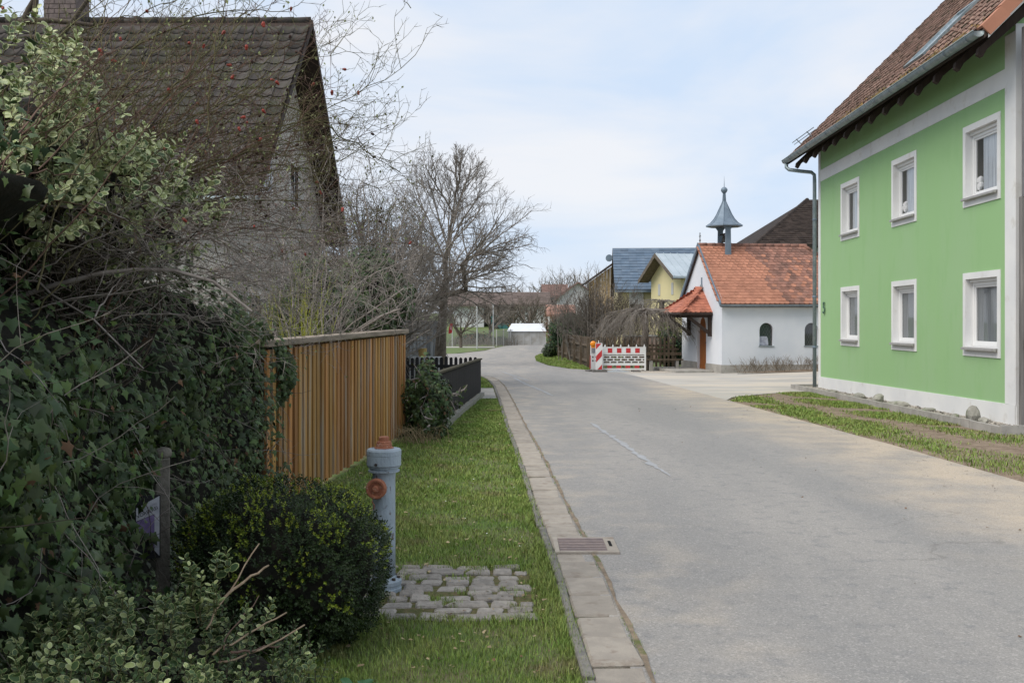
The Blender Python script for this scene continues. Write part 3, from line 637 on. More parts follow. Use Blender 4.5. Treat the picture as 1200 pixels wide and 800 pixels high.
# white trim, all a few mm proud
p_ = MB(); p_.prism([(-.022, -.003, wz0), (-.022, -.003, pl0), (-.022, LW + .003, pl1), (-.022, LW + .003, wz0)], (.022, 0, 0))
p_.prism([(-.0, -.02, wz0), (-.0, -.02, pl0), (9.2, -.02, pl0), (9.2, -.02, wz0)], (0, .02, 0)); p_.build('plinth', MT['white_plaster'], house)
b_ = MB(); b_.box(-.012, -.001, .34, LW - .18, 5.17, 5.46); b_.build('band', MT['white_plaster'], house)
MB().box(-.014, -.001, -.002, .34, pl0, wtop - .1).box(-.012, .34, -.014, -.001, pl0, wtop).build('corner_strip', MT['white_plaster'], house)
MB().box(-.014, -.001, LW - .18, LW + .012, pl1, wtop - .1).build('corner_strip', MT['white_plaster'], house)
for k, (a, b, c, d) in enumerate(wins):
    s = MB(); o = .016     # painted plaster surround
    s.box(-o, -.001, a, a + fr, c, d).box(-o, -.001, b - fr, b, c, d).box(-o, -.001, a + fr, b - fr, d - fr, d).box(-o, -.001, a + fr, b - fr, c, c + .155)
    # white lining of the reveal
    for (q0, q1, q2, q3) in ((a + fr, a + fr + .006, c + .155, d - fr), (b - fr - .006, b - fr, c + .155, d - fr)): s.box(-o, .17, q0, q1, q2, q3)
    s.box(-o, .17, a + fr, b - fr, d - fr - .006, d - fr).box(-o, .17, a + fr, b - fr, c + .155, c + .161)
    win = s.build('window', MT['white_plaster'], house)
    y0, y1, z0, z1 = a + fr + .006, b - fr - .006, c + .161, d - fr - .006
    f = MB(); t = .050
    z1b = z1 - .055   # roller shutter box above
    f.box(.10, .165, y0, y0 + t, z0, z1b).box(.10, .165, y1 - t, y1, z0, z1b).box(.10, .165, y0 + t, y1 - t, z0, z0 + t).box(.10, .165, y0 + t, y1 - t, z1b - t, z1b)
    t2 = .036; ya, yb, za, zb = y0 + t, y1 - t, z0 + t, z1b - t
    f.box(.118, .15, ya, ya + t2, za, zb).box(.118, .15, yb - t2, yb, za, zb).box(.118, .15, ya + t2, yb - t2, za, za + t2).box(.118, .15, ya + t2, yb - t2, zb - t2, zb)
    f.build('frame', MT['frame_white'], win, bevel=.004)
    MB().box(.06, .166, y0, y1, z1b + .002, z1).build('shutter_box', MT['frame_white'], win, bevel=.004)
    g_ = bpy.data.materials.get('pane_glass')
    MB().quad((.136, ya + t2, za + t2), (.136, ya + t2, zb - t2), (.136, yb - t2, zb - t2), (.136, yb - t2, za + t2)).build('pane', MT['pane_glass'] if 'pane_glass' in MT else MT['glass'], win)
    upper = d > 3
    cu = MB(); n = 40; ins = MT['curtain'] if upper else MT['blind']
    for i in range(n + 1):
        yy = ya + (yb - ya) * (.78 if upper else 1) * i / n; xx = .158 + .004 * math.sin(i * 1.9 + k) + .003 * math.sin(i * .7)
        cu.v += [(xx, yy, za - .1), (xx, yy, zb + .1)]
    cu.f = [(2 * i, 2 * i + 2, 2 * i + 3, 2 * i + 1) for i in range(n)]; cu.m = [0] * n
    cu.build('curtain', ins, win, smooth=True)
    MB().box(.5, .52, a - .3, b + .3, c - .3, d + .3).build('room_back', MT['dark'], win)
    sl = MB(); sl.prism([(.10, a + fr - .02, c + .165), (-.085, a + fr - .02, c + .140), (-.085, a + fr - .02, c + .105), (-.075, a + fr - .02, c + .105), (-.075, a + fr - .02, c + .13), (.10, a + fr - .02, c + .150)], (0, b - a - 2 * fr + .04, 0))
    sl.build('sill', MT['aluminium'], win)
    cyl = MB(); cyl.tube([(-.06, a + fr - .03, c + .12), (-.06, b - fr + .03, c + .12)], .022, 8).build('sill_end', MT['aluminium'], win)
    if k == 0:
        MB().bar((.185, ya + .25, za), (.185, ya + .50, zb), .03, .03).build('tilted_sash', MT['frame_white'], win)
    if k == 3 or k == 1:
        pv = MB()
        for q in range(9): pv.lathe([(.0, 0), (.035, .03), (.045, .08), (.0, .11)], 6, c=(.150, yb - .18 + random.gauss(0, .05), za + .03 + random.random() * .16), cap=False)
        pv.build('flower_vase', MT['far_white'], win)
# roof
SP = math.tan(R(45)); ex = -.66; ez = 5.88
ridx = 4.6; ridz = ez + (ridx - ex)
rf = MB(); ov0, ov1 = -.45, LW + .55
rf.prism([(ex, ov0, ez - .06), (ridx, ov0, ridz - .06), (9.9, ov0, ez - .06), (9.9, ov0, ez - .16), (ridx, ov0, ridz - .17), (ex, ov0, ez - .16)], (0, ov1 - ov0, 0))
roof = rf.build('roof', MT['soffit_wood'], house)
pt = pantile('roof_tile', .235, .30, MT['tile_brown'], amp=.05, th=.03)
nu = int((ov1 - ov0 - .12) / .225); nv = int((ridx - ex) * math.sqrt(2) / .30)
sky_y0, sky_y1 = 3.3, 4.3
tile_field(roof, 'roof_tile', (ex - .03, ov1 - .0, ez - .06), (0, -1, 0), (1, 0, 1), nu, nv, .225, .295, pt, keep=lambda u, v: not (sky_y0 < ov1 - u < sky_y1 and .85 < v < 2.35))
vt = MB()
vt.prism([(0, 0, 0), (.19, 0, 0), (.19, 0, .035), (0, 0, .035)], (0, .40, 0)).prism([(.155, 0, -.15), (.19, 0, -.15), (.19, 0, .0), (.155, 0, 0)], (0, .40, 0))
vme = vt.mesh('verge_tile', MT['tile_orange']); U_ = Vector((0, -1, 0)); S_ = Vector((1, 0, 1)).normalized(); N_ = U_.cross(S_)
for i in range(19):
    p = Vector((ex - .04, ov0 + .14, ez - .02)) + S_ * (i * .385) + Vector((0, 0, .02)) * (i % 2)
    link('verge_tile', vme, roof, matrix=Matrix(((U_.x, S_.x, N_.x, p.x), (U_.y, S_.y, N_.y, p.y), (U_.z, S_.z, N_.z, p.z), (0, 0, 0, 1))))
MB().prism([(ex + .05, ov0 - .02, ez - .02), (ridx, ov0 - .02, ridz - .10), (ridx, ov0 - .02, ridz - .24), (ex + .05, ov0 - .02, ez - .16)], (0, .025, 0)).build('verge_board', MT['frame_white'], roof)
# skylight lying in the tiles
sk = MB(); S2 = Vector((1, 0, 1)).normalized(); N2 = Vector((-1, 0, 1)).normalized(); O2 = Vector((ex - .03, 0, ez - .06))
def skp(yy, v, h): return O2 + S2 * v + N2 * h + Vector((0, yy, 0))
def slab_on(mb, ya, yb, v0, v1, h0, h1):
    mb.prism([skp(ya, v0, h0), skp(yb, v0, h0), skp(yb, v1, h0), skp(ya, v1, h0)], N2 * (h1 - h0))
slab_on(sk, sky_y0, sky_y0 + .09, .85, 2.35, -.02, .10); slab_on(sk, sky_y1 - .09, sky_y1, .85, 2.35, -.02, .10); slab_on(sk, sky_y0 + .09, sky_y1 - .09, .85, .95, -.02, .098); slab_on(sk, sky_y0 + .09, sky_y1 - .09, 2.25, 2.35, -.02, .098)
skl = sk.build('skylight', MT['zinc'], roof)
g2 = MB(); slab_on(g2, sky_y0 + .09, sky_y1 - .09, .95, 2.25, .03, .07); gm = mat('skylight_glass', (.55, .62, .70), rough=.12, spec=.8, metal=.6); g2.build('skylight_pane', gm, roof)
# rafter tails under the eave
rt = MB().prism([(0, -.05, 0), (.72, -.05, .70), (.72, -.05, .50), (.12, -.05, -.02), (.05, -.05, -.14), (-.02, -.05, -.10)], (0, .10, 0)).mesh('rafter_tail', MT['dark_wood'])
for i in range(14): link('rafter_tail', rt, roof, loc=(ex + .05, ov0 + .35 + i * .83, ez - .22))
# snow rail at the far end
MB().tube([skp(LW - 1.2, .55, .22), skp(LW + .9, .55, .22)], .012, 5).tube([skp(LW - 1.2, .55, .15), skp(LW + .9, .55, .15)], .01, 5).bar(skp(LW - .6, .55, 0), skp(LW - .6, .55, .24), .02, .02).bar(skp(LW + .45, .55, 0), skp(LW + .45, .55, .24), .02, .02).build('snow_rail', MT['zinc'], roof)
# moss and twigs sitting in the lower tiles
k = 700; vv = np.abs(rng.normal(.12, .16, k)).clip(.02, .8); yy = ov0 + .3 + rng.random(k) * 7.5; yy = yy + .25 * np.sin(yy * 5)
Pm = np.array([list(skp(a, b, .055)) for a, b in zip(yy, vv)]); mm = ([(-.5, -.5, 0), (.5, -.5, 0), (0, .6, 0), (0, 0, .6)], [(0, 1, 3), (1, 2, 3), (2, 0, 3)], [0] * 3)
mo = scatter('moss', mm, Pm, frames(np.tile([-.7, 0, .7], (k, 1)), .4, size=.045), [mat('roof_moss', (.20, .12, .05), (.15, .12, .05), scale=8, rough=1, isl=.4)]); mo.parent = roof; mo['kind'] = 'stuff'
# gutter and downpipe
gp = []; n = 10
gm_ = MB(); GX, GZ, GR = ex - .075, ez - .055, .085
for yy in (ov0 + .02, ov1 + .02):
    for i in range(n + 1): a = math.pi + math.pi * i / n; gm_.v.append((GX + GR * math.cos(a), yy, GZ + GR * math.sin(a)))
gm_.f = [(i, i + 1, n + 2 + i, n + 1 + i) for i in range(n)] + [tuple(range(n + 1)), tuple(range(n + 1, 2 * n + 2))]; gm_.m = [0] * len(gm_.f)
gm_.mi = 0; gm_.tube([(GX - GR, ov0 + .02, GZ + .004), (GX - GR, ov1 + .02, GZ + .004)], .012, 6)
gut_o = gm_.build('roof_gutter', MT['zinc'], house, smooth=True)
brk = MB()
for i in range(9): a = math.pi + math.pi * i / 8; a2 = math.pi + math.pi * (i + 1) / 8; brk.v += [(GX + (GR + .006) * math.cos(a), -.014, GZ + (GR + .006) * math.sin(a)), (GX + (GR + .006) * math.cos(a), .014, GZ + (GR + .006) * math.sin(a))]
brk.f = [(2 * i, 2 * i + 1, 2 * i + 3, 2 * i + 2) for i in range(8)]; brk.m = [0] * 8; bme = brk.mesh('gutter_bracket', MT['zinc_blue'])
for i in range(14): link('gutter_bracket', bme, gut_o, loc=(0, ov0 + .3 + i * .83, 0))
dp = MB(); yp = LW + .10
dp.tube([(GX, LW + .42, GZ - .07), (GX, LW + .40, GZ - .20), (GX + .05, LW + .33, GZ - .27), (GX + .32, LW + .20, GZ - .33), (-.16, yp + .02, GZ - .37), (-.09, yp, GZ - .44), (-.085, yp, GZ - .60), (-.085, yp, -.30)], .048, 10)
dpo = dp.build('downpipe', MT['zinc'], house, smooth=True)
for z in (4.2, 2.2, .9): MB().tube([(-.085, yp, z), (-.085, yp, z + .05)], .056, 10).build('pipe_clip', MT['zinc_blue'], dpo, smooth=True)
# wrought house number 5
text_mesh('house_number', '5', .42, mat('number_green', (.045, .11, .08), rough=.6), house, (-.03, LW - .55, 1.79), (R(90), 0, R(-90)), .008)

# gravel strip, border and stones along the wall
gb = thing('stone_border', 'low concrete edging board along the base of the green house', 'edging', (7.1, 15.2, 0))
ey = 14.2
while ey < 26.2:
    e1 = min(ey + 1.0, 26.2); Xa = 6.98 + .034 * (ey - 15.2); Xb = 6.98 + .034 * (e1 - 15.2)
    MB().prism([(Xa - 7.1, ey - 15.2, g(7, ey) - .1), (Xb - 7.1, e1 - .012 - 15.2, g(7, e1) - .1), (Xb - 7.1, e1 - .012 - 15.2, g(7, e1) + .115), (Xa - 7.1, ey - 15.2, g(7, ey) + .115 + random.gauss(0, .004))], (.06, 0, 0)).build('edging_board', MT['concrete'], gb)
    ey = e1
MB().prism([(Xb - 7.1, 26.2 - 15.2, g(7, 26) - .1), (Xb + .9 - 7.1, 26.2 - 15.2, g(7, 26) - .1), (Xb + .9 - 7.1, 26.2 - 15.2, g(7, 26) + .11), (Xb - 7.1, 26.2 - 15.2, g(7, 26) + .11)], (0, .06, 0)).build('edging_board', MT['concrete'], gb)
band('gravel_bed', [14.2, 15, 18, 21, 26.2], lambda y: 7.03 + .034 * (y - 15.2), lambda y: 7.62 + .034 * (y - 15.2), 3, MT['gravel'], .06)
MB().box(-.15, .7, -1.06, -1.0, -.12, .115).build('edging_board', MT['concrete'], gb)
def rock(name, seed, m, sub=2, amp=.22):
    bm = bmesh.new(); bmesh.ops.create_icosphere(bm, subdivisions=sub, radius=.5); r_ = np.random.default_rng(seed); ph = r_.random((4, 3)) * 6
    for v in bm.verts:
        c = np.array(v.co); d = sum(math.sin(c.dot(ph[i]) * 2.2 + i) for i in range(4)) / 4; v.co *= 1 + amp * d + r_.normal(0, .025)
    me = bpy.data.meshes.new(name); bm.to_mesh(me); bm.free(); me.materials.append(m); return me
rocks = [rock('rock', s, MT['stone']) for s in range(5)]
for k, (x, y, s, lab) in enumerate([(7.20, 15.55, (.20, .27, .30), 'largest grey boulder on the gravel strip by the green house corner'), (7.24, 15.28, (.13, .16, .12), 'small grey stone just right of the largest boulder'),
        (7.36, 20.0, (.22, .46, .22), 'flat pale stone on the gravel strip between middle and far window'), (7.34, 18.9, (.2, .42, .13), 'low grey stone below the middle window'), (7.36, 17.6, (.18, .38, .08), 'thin flat stone on the gravel strip right of the middle window'),
        (7.4, 21.2, (.18, .34, .14), 'small rounded stone left of the flat pale one'), (7.45, 23.2, (.16, .3, .10), 'little dark stone near the far corner of the green house'), (7.3, 16.4, (.12, .22, .08), 'pale pebble on the gravel left of the largest boulder')]):
    o = link('boulder', rocks[k % 5], loc=(x, y, g(x, y) + .06 + s[2] * .35), rot=(0, 0, k * 1.3), scale=s); tag(o, lab, 'stone', 'stones on the gravel strip')
k = 900; gy = 14.3 + 11.8 * rng.random(k); gx = 7.1 + .034 * (gy - 15.2) + .42 * rng.random(k)
tag(scatter('gravel', mm, np.stack([gx, gy, gz(gx, gy) + .062], 1), frames(np.tile([0, 0, 1.], (k, 1)), .5, size=.032, sj=.5), [MT['gravel']], kind='stuff'), 'loose gravel along the wall', 'gravel')

# weathered timber gate beside the house, grey sheet above it
tg = thing('timber_gate', 'tall weathered grey plank gate right of the green house', 'gate', (7.505, 14.60, 0))
for i in range(9): MB().box(.03 + i * .135, .03 + i * .135 + .128, -.02, .02, .02 + random.random() * .02, 3.40).build('plank', MT['grey_wood'], tg)
MB().box(-.045, .028, -.05, .05, -.1, 3.42).build('post', MT['grey_wood'], tg)
MB().box(.02, 1.3, .021, .07, .5, .62).box(.02, 1.3, .021, .07, 2.7, 2.82).build('rail', MT['grey_wood'], tg)
MB().box(-.02, .03, -.075, -.055, 1.18, 1.32).tube([(.01, -.055, 1.25), (.01, -.1, 1.25)], .02, 8).build('latch', MT['iron'], tg)
sh = thing('metal_canopy', 'dark grey sheet metal cladding above the timber gate', 'cladding', (7.495, 14.58, 0))
MB().box(-.02, 1.4, -.06, .02, 3.42, 5.9).build('sheet', MT['grey_cladding'], sh)
for i in range(5): MB().box(.1 + i * .27, .13 + i * .27, -.075, -.061, 3.43, 5.88).build('seam', MT['grey_cladding'], sh)
o = MB().box(-.1, .1, -.06, .06, 0, .07).build('red_brick', MT['tile_orange_old'], None, loc=(7.45, 14.35, .0), rot=(0, 0, .4), bevel=.006); tag(o, 'old red brick lying at the foot of the timber gate', 'brick')

# ================================================================== CHAPEL
CA = math.atan2(.144, .99)
chp = thing('chapel', 'small white village chapel with orange tiled roof and bell turret', 'chapel', (7.65, 36.3, 0), CA)
# local: +x along side wall (to the right), +y along the door front (away from camera)
CW, CL = 4.64, 6.5; EVZ = 2.42; RIZ = 4.60; cb = -.9
wn = [(1.44, 1.97), (3.19, 3.72), (4.94, 5.47)]
def arch_ring(u0, u1, v0, vs, n=8):  # outline points of an arched opening
    c = (u0 + u1) / 2; r_ = (u1 - u0) / 2
    return [(u0, v0)] + [(c - r_ * math.cos(math.pi * i / n), vs + r_ * math.sin(math.pi * i / n)) for i in range(n + 1)] + [(u1, v0)]
def wall_arches(mb, fn, W, H, z0, arches, dep, n=8):
    """fn(u, v, depth) -> point; wall face 0..W, z0..H with arched openings"""
    xs = [0] + [a for w_ in arches for a in (w_[0], w_[1])] + [W]
    for i in range(0, len(xs), 2): mb.quad(fn(xs[i], z0, 0), fn(xs[i + 1], z0, 0), fn(xs[i + 1], H, 0), fn(xs[i], H, 0))
    for u0, u1, v0, vs in arches:
        if v0 > z0: mb.quad(fn(u0, z0, 0), fn(u1, z0, 0), fn(u1, v0, 0), fn(u0, v0, 0))
        A = arch_ring(u0, u1, v0, vs, n)
        up = A[1:-1]
        for a, b in zip(up[:-1], up[1:]): mb.quad(fn(a[0], a[1], 0), fn(b[0], b[1], 0), fn(b[0], H, 0), fn(a[0], H, 0))
        for a, b in zip(A, A[1:] + A[:1]): mb.quad(fn(a[0], a[1], 0), fn(b[0], b[1], 0), fn(b[0], b[1], dep), fn(a[0], a[1], dep))
cw = MB()
wall_arches(cw, lambda u, v, d: (u, d, v), CL, EVZ - .14, cb, [(a, b, .69, 1.27) for a, b in wn], .16)
DO = (1.70, 2.72)
wall_arches(cw, lambda u, v, d: (d, u, v), CW, EVZ, cb, [(DO[0], DO[1], -.34, 1.30)], .18)
cw.quad((0, 0, EVZ), (0, CW, EVZ), (0, CW / 2, RIZ - .07)); cw.quad((0, CW, cb), (CL, CW, cb), (CL, CW, EVZ), (0, CW, EVZ)); cw.quad((CL, 0, cb), (CL, CW, cb), (CL, CW, EVZ), (CL, 0, EVZ))
cw.build('wall', MT['chapel_plaster'], chp)
pln = MB(); pln.box(-.03, -.001, -.03, DO[0] - .02, cb, .0).box(-.03, -.001, DO[1] + .02, CW + .03, cb, .0).box(-.001, CL + .03, -.03, -.001, cb, -.005)
pln.build('plinth', MT['concrete'], chp)
for k, (a, b) in enumerate(wn):
    wm = MB(); A = [(u, .13, v) for u, v in arch_ring(a, b, .69, 1.27)]
    wm.prism(A, (0, .02, 0)); win = wm.build('window', MT['glass'], chp)
    ld = MB()
    for q in range(-8, 9):      # diamond leading
        for sg in (1, -1):
            pts = []
            for s in np.linspace(.69, 1.52, 30):
                u = (a + b) / 2 + q * .105 + sg * (s - 1.1) * .55
                rr = (b - a) / 2
                if a < u < b and (s < 1.27 or (u - (a + b) / 2) ** 2 + (s - 1.27) ** 2 < rr * rr): pts.append((u, .126, s))
            if len(pts) > 1: ld.tube([pts[0], pts[-1]], .004, 4)
    ld.build('leading', MT['lead_net'], win)
    fb = MB(); ring = arch_ring(a, b, .69, 1.27); ctr = ((a + b) / 2, 1.1)
    ins = [(ctr[0] + (u - ctr[0]) * .9, ctr[1] + (v - ctr[1]) * .94) for u, v in ring]
    for i in range(len(ring)): j = (i + 1) % len(ring); fb.quad((ring[i][0], .118, ring[i][1]), (ring[j][0], .118, ring[j][1]), (ins[j][0], .118, ins[j][1]), (ins[i][0], .118, ins[i][1]))
    fb.build('frame', MT['iron'], win)
    MB().box(a - .03, b + .03, -.03, .12, .655, .689).build('sill', MT['zinc'], win)
    if k == 0:
        pm = MB(); pm.quad((a + .02, .112, .71), (b - .14, .112, .71), (b - .16, .112, .95), (b - .20, .112, 1.03), (a + .02, .112, 1.04)); pm.build('lower_pane', MT['pic_print'], win)
# door
dm = MB(); dm.prism([(.10, u, v) for u, v in arch_ring(DO[0] + .01, DO[1] - .01, -.335, 1.30)], (.05, 0, 0)); door = dm.build('door', MT['door_wood'], chp)
for i in range(7): MB().box(.088, .099, DO[0] + .07 + i * .130, DO[0] + .07 + i * .130 + .122, -.05, 1.55 if 0 < i < 6 else 1.40).build('board', MT['door_wood'], door)
MB().box(.080, .099, DO[0] + .03, DO[1] - .03, -.325, -.08).build('kick_board', MT['door_wood'], door); MB().box(.06, .09, DO[0] + .12, DO[0] + .16, .65, .85).box(.04, .065, DO[0] + .12, DO[0] + .25, .75, .78).build('handle', MT['iron'], door)
MB().box(-.01, .002, 2.12, 2.26, 2.72, 3.28).build('slit_window', MT['zinc_blue'], chp)
# step
stp = MB().box(-1.5, -.035, .75, 3.9, g(6.5, 38) - .05, g(6.5, 38) + .10).build('door_step', MT['concrete'], chp, bevel=.01)
# roof with hipped far end
sl = (RIZ - EVZ) / (CW / 2); ovx = -.12; oe = .16; HE = CL - 2.3
def rz_(y): return RIZ - abs(y - CW / 2) * sl
rb = MB(); lo = -oe
A0 = (ovx, lo, rz_(lo)); A1 = (ovx, CW - lo, rz_(lo)); Rg0 = (ovx, CW / 2, RIZ); Rg1 = (HE, CW / 2, RIZ); B0 = (CL + oe, lo, rz_(lo)); B1 = (CL + oe, CW - lo, rz_(lo))
dz = Vector((0, 0, -.07))
for poly in ([A0, B0, Rg1, Rg0], [A1, Rg0, Rg1, B1], [B0, B1, Rg1]): rb.prism([Vector(p) + dz for p in poly], (0, 0, -.06))
croof = rb.build('roof', MT['soffit_wood'], chp)
Sv = Vector((0, 1, sl)).normalized(); hl = math.hypot(CW / 2 + oe, (CW / 2 + oe) * sl)
def beaver(name, w, l, m): 
    mb = MB(); pts = [(-w / 2, l * 1.9), (-w / 2, l * .35), (-w * .36, l * .10), (0, 0), (w * .36, l * .10), (w / 2, l * .35), (w / 2, l * 1.9)]
    mb.v = [(x, y, .022 * (1 - y / (l * 1.9)) + .018) for x, y in pts] + [(x, y + .001, .0) for x, y in pts]; n = len(pts)
    mb.f = [(0, 1, 2, 2 + 4, )]; mb.f = []
    mb.f = [(1, 2, 4, 5), (2, 3, 4, 4), (0, 1, 5, 6)]; mb.f = [(0, 1, 5, 6), (1, 2, 4, 5), (2, 3, 4, 2)]
    # quads only: triangle tip written as two quads through the centre
    mb.f = [(0, 1, 5, 6), (1, 2, 4, 5)] + [(i, i + 1, n + i + 1, n + i) for i in range(1, 5)]
    mb.v += [(0, l * .10, .02)]
    mb.f += [(2, 3, 4, 2 * n)]; mb.m = [0] * len(mb.f); return mb.mesh(name, m)
tA = beaver('roof_tile', .19, .16, MT['tile_orange']); tB = beaver('roof_tile', .19, .16, MT['tile_orange_old'])
def hipkeep(u, v):
    x = ovx + u; h = v / hl * (CW / 2 + oe + CL - HE - CW / 2 - oe + .0); return x < CL + oe - v / hl * (CL + oe - HE) - .05
split = lambda u, v: (u > 2.0 + .45 * (1 - v / hl) + (3 if random.random() < .22 * (1.2 - v / hl) else 0) + .25 * math.sin(u * 3 + v * 4)) 
nu = int((CL + oe - ovx) / .19) + 1; nv = int(hl / .16)
spm = {}
def sp_(u, v):
    k_ = (round(u, 3), round(v, 3))
    if k_ not in spm: spm[k_] = split(u, v)
    return spm[k_]
tile_field(croof, 'roof_tile', (ovx, lo, rz_(lo) - .07), (1, 0, 0), Sv, nu, nv, .19, .158, tA, single=150, keep=lambda u, v: hipkeep(u, v) and not sp_(u, v), stagger=True, jit=.004)
tile_field(croof, 'roof_tile', (ovx, lo, rz_(lo) - .07), (1, 0, 0), Sv, nu, nv, .19, .158, tB, single=150, keep=lambda u, v: hipkeep(u, v) and sp_(u, v), stagger=True, jit=.004)
rt_ = MB(); rt_.lathe([(.075, 0), (.09, .36)], 8, axis='x'); rme = rt_.mesh('ridge_tile', MT['tile_orange_old'], smooth=True)
x = ovx
while x < HE: link('ridge_tile', rme, croof, loc=(x, CW / 2, RIZ - .055)); x += .34
hd = Vector(B0) - Vector(Rg1); nn = int(hd.length / .34)
for i in range(nn):
    p = Vector(Rg1) + hd * (i / nn) + Vector((0, 0, -.05)); q = hd.to_track_quat('X', 'Z'); link('ridge_tile', rme, croof, loc=p, rot=q.to_euler())
MB().prism([(ovx - .02, lo - .02, rz_(lo) + .02), (ovx - .02, CW / 2, RIZ + .03), (ovx - .02, CW - lo + .02, rz_(lo) + .02), (ovx - .02, CW - lo + .02, rz_(lo) - .15), (ovx - .02, CW / 2, RIZ - .14), (ovx - .02, lo - .02, rz_(lo) - .15)], (.05, 0, 0)).build('verge_flashing', MT['zinc_blue'], croof)
ge = MB(); ge.tube([(ovx, lo - .05, rz_(lo) - .12), (CL + oe, lo - .05, rz_(lo) - .12)], .05, 8).build('roof_gutter', MT['gutter_grey'], chp, smooth=True)
MB().box(0, CL, -.06, -.002, EVZ - .37, EVZ - .24).build('cornice', MT['white_plaster'], chp)
# small cross on the gable
MB().bar((-.03, CW / 2, RIZ), (-.03, CW / 2, RIZ + .42), .025, .025).bar((-.03, CW / 2 - .09, RIZ + .28), (-.03, CW / 2 + .09, RIZ + .28), .025, .025).lathe([(0, 0), (.045, .05), (0, .1)], 8, c=(-.03, CW / 2, RIZ + .07), cap=False).build('gable_cross', MT['iron'], chp)
# bell turret
TX, TY = .95, CW / 2; TB = 5.28
for sgn in (-1, 1):
    lg = MB(); yb = TY + sgn * .42; yo = TY + sgn * .36
    lg.prism([(TX - .12, yb - .03, RIZ - .52 - .05), (TX + .12, yb - .03, RIZ - .52 - .05), (TX + .10, yb - .03, TB - .15), (TX + .22, yb - .03, TB + .01), (TX - .22, yb - .03, TB + .01), (TX - .10, yb - .03, TB - .15)], (0, .07, 0))
    lg.build('turret_post', MT['zinc_blue'], chp)
ch = MB(); ch.bar((TX, TY - .40, TB - .30), (TX, TY + .40, TB - .30), .05, .05); ch.build('bell_beam', MT['dark_wood'], chp)
MB().lathe([(.015, .0), (.06, -.02), (.075, -.12), (.10, -.24), (.135, -.29), (.12, -.29)], 14, c=(TX, TY, TB - .33)).build('bell', MT['iron'], chp, smooth=True)
tr = MB(); prof = [(.70, TB - .02), (.70, TB + .02), (.53, TB + .13), (.39, TB + .29), (.29, TB + .46), (.20, TB + .66), (.115, TB + .84), (.055, TB + .98), (.035, TB + 1.32)]
n = 8; V = []
for r_, h in prof:
    for i in range(n): a = 2 * math.pi * (i + .5) / n; V.append((TX + r_ * math.cos(a), TY + r_ * math.sin(a), h))
tr.add(V, [(j * n + i, j * n + (i + 1) % n, (j + 1) * n + (i + 1) % n, (j + 1) * n + i) for j in range(len(prof) - 1) for i in range(n)] + [tuple(range(n))[::-1]])
tur = tr.build('turret_roof', MT['zinc_blue'], chp)
sm = MB()
for i in range(n):
    a = 2 * math.pi * (i + .5) / n; sm.tube([(TX + (r_ + .006) * math.cos(a), TY + (r_ + .006) * math.sin(a), h) for r_, h in prof[1:]], .012, 4)
sm.build('seam', MT['zinc_blue'], tur)
MB().lathe([(.01, -.125), (.08, -.10), (.125, -.02), (.13, .01), (.11, .07), (.05, .12), (.01, .13)], 14, c=(TX, TY, TB + 1.40)).build('finial_ball', MT['zinc_blue'], tur, smooth=True)
MB().lathe([(.014, 0), (.002, .45)], 6, c=(TX, TY, TB + 1.52)).build('spike', MT['zinc_blue'], tur)
# porch canopy over the door
cz = 1.90; pr = 1.22; y0c, y1c = .98, 3.70; apx = (-.02, 2.2, 2.86)
E0, E1, E2, E3 = (-.02, y0c, cz), (-pr, y0c, cz), (-pr, y1c, cz), (-.02, y1c, cz)
cbm = MB()
for poly in ([E0, E1, apx], [E1, E2, apx], [E2, E3, apx]): cbm.prism([Vector(p) for p in poly], (0, 0, -.03))
can = cbm.build('porch_roof', MT['soffit_wood'], chp)
tC = beaver('porch_tile', .19, .17, MT['tile_red'])
def tri_tiles(Pa, Pb, Pc):
    Pa, Pb, Pc = map(Vector, (Pa, Pb, Pc)); U = (Pb - Pa).normalized(); W = (Pb - Pa).length; h = (Pc - Pa); uc = h.dot(U); S = h - U * uc; H = S.length; S.normalize()
    if U.cross(S).z < 0: return tri_tiles(Pb, Pa, Pc)
    def kp(u, v): f = v / H; return uc * f - .04 < u < W + (uc - W) * f + .04
    tile_field(can, 'porch_tile', Pa, U, S, int(W / .19) + 1, int(H / .165), .19, .165, tC, keep=kp, stagger=True, jit=.004)
tri_tiles(E0, E1, apx); tri_tiles(E1, E2, apx); tri_tiles(E2, E3, apx)
for E in (E1, E2):
    d = Vector(apx) - Vector(E); nn = int(d.length / .28)
    hm = MB().lathe([(.075, 0), (.055, .31)], 7, axis='x').mesh('hip_tile', MT['tile_red'], smooth=True)
    for i in range(nn): link('hip_tile', hm, can, loc=Vector(E) + d * (i / nn) + Vector((0, 0, .02)), rot=d.to_track_quat('X', 'Z').to_euler())
MB().prism([(-.03, 2.0, 2.78), (-.03, 2.4, 2.78), (-.03, 2.3, 3.0), (-.03, 2.1, 3.0)], (.025, 0, 0)).build('flashing', MT['zinc'], can)
cg = MB(); cg.tube([(-.02, y0c - .04, cz - .04), (-pr - .04, y0c - .04, cz - .04), (-pr - .04, y1c + .04, cz - .04), (-.02, y1c + .04, cz - .04)], .045, 7).build('porch_gutter', MT['dark_wood'], can)
for yy in (y0c + .12, y1c - .12):
    b = MB(); b.box(-.13, -.001, yy - .06, yy + .06, 1.02, cz - .08).bar((-.06, yy, 1.12), (-pr + .25, yy, cz - .10), .10, .11).bar((-.0, yy, cz - .12), (-pr, yy, cz - .12), .10, .10)
    b.build('porch_bracket', MT['dark_wood'], chp)
# kerbed bed with dry bushes along the side wall
bd = MB(); bd.box(.25, 7.5, -.95, -.85, -.6, g(8, 35.5) + .05).build('bed_kerb', MT['concrete'], chp, bevel=.01)
band('chapel_bed', [35.3, 35.8, 36.5, 37.2], lambda y: 8.2, lambda y: 15, 4, MT['verge_soil'], .02)

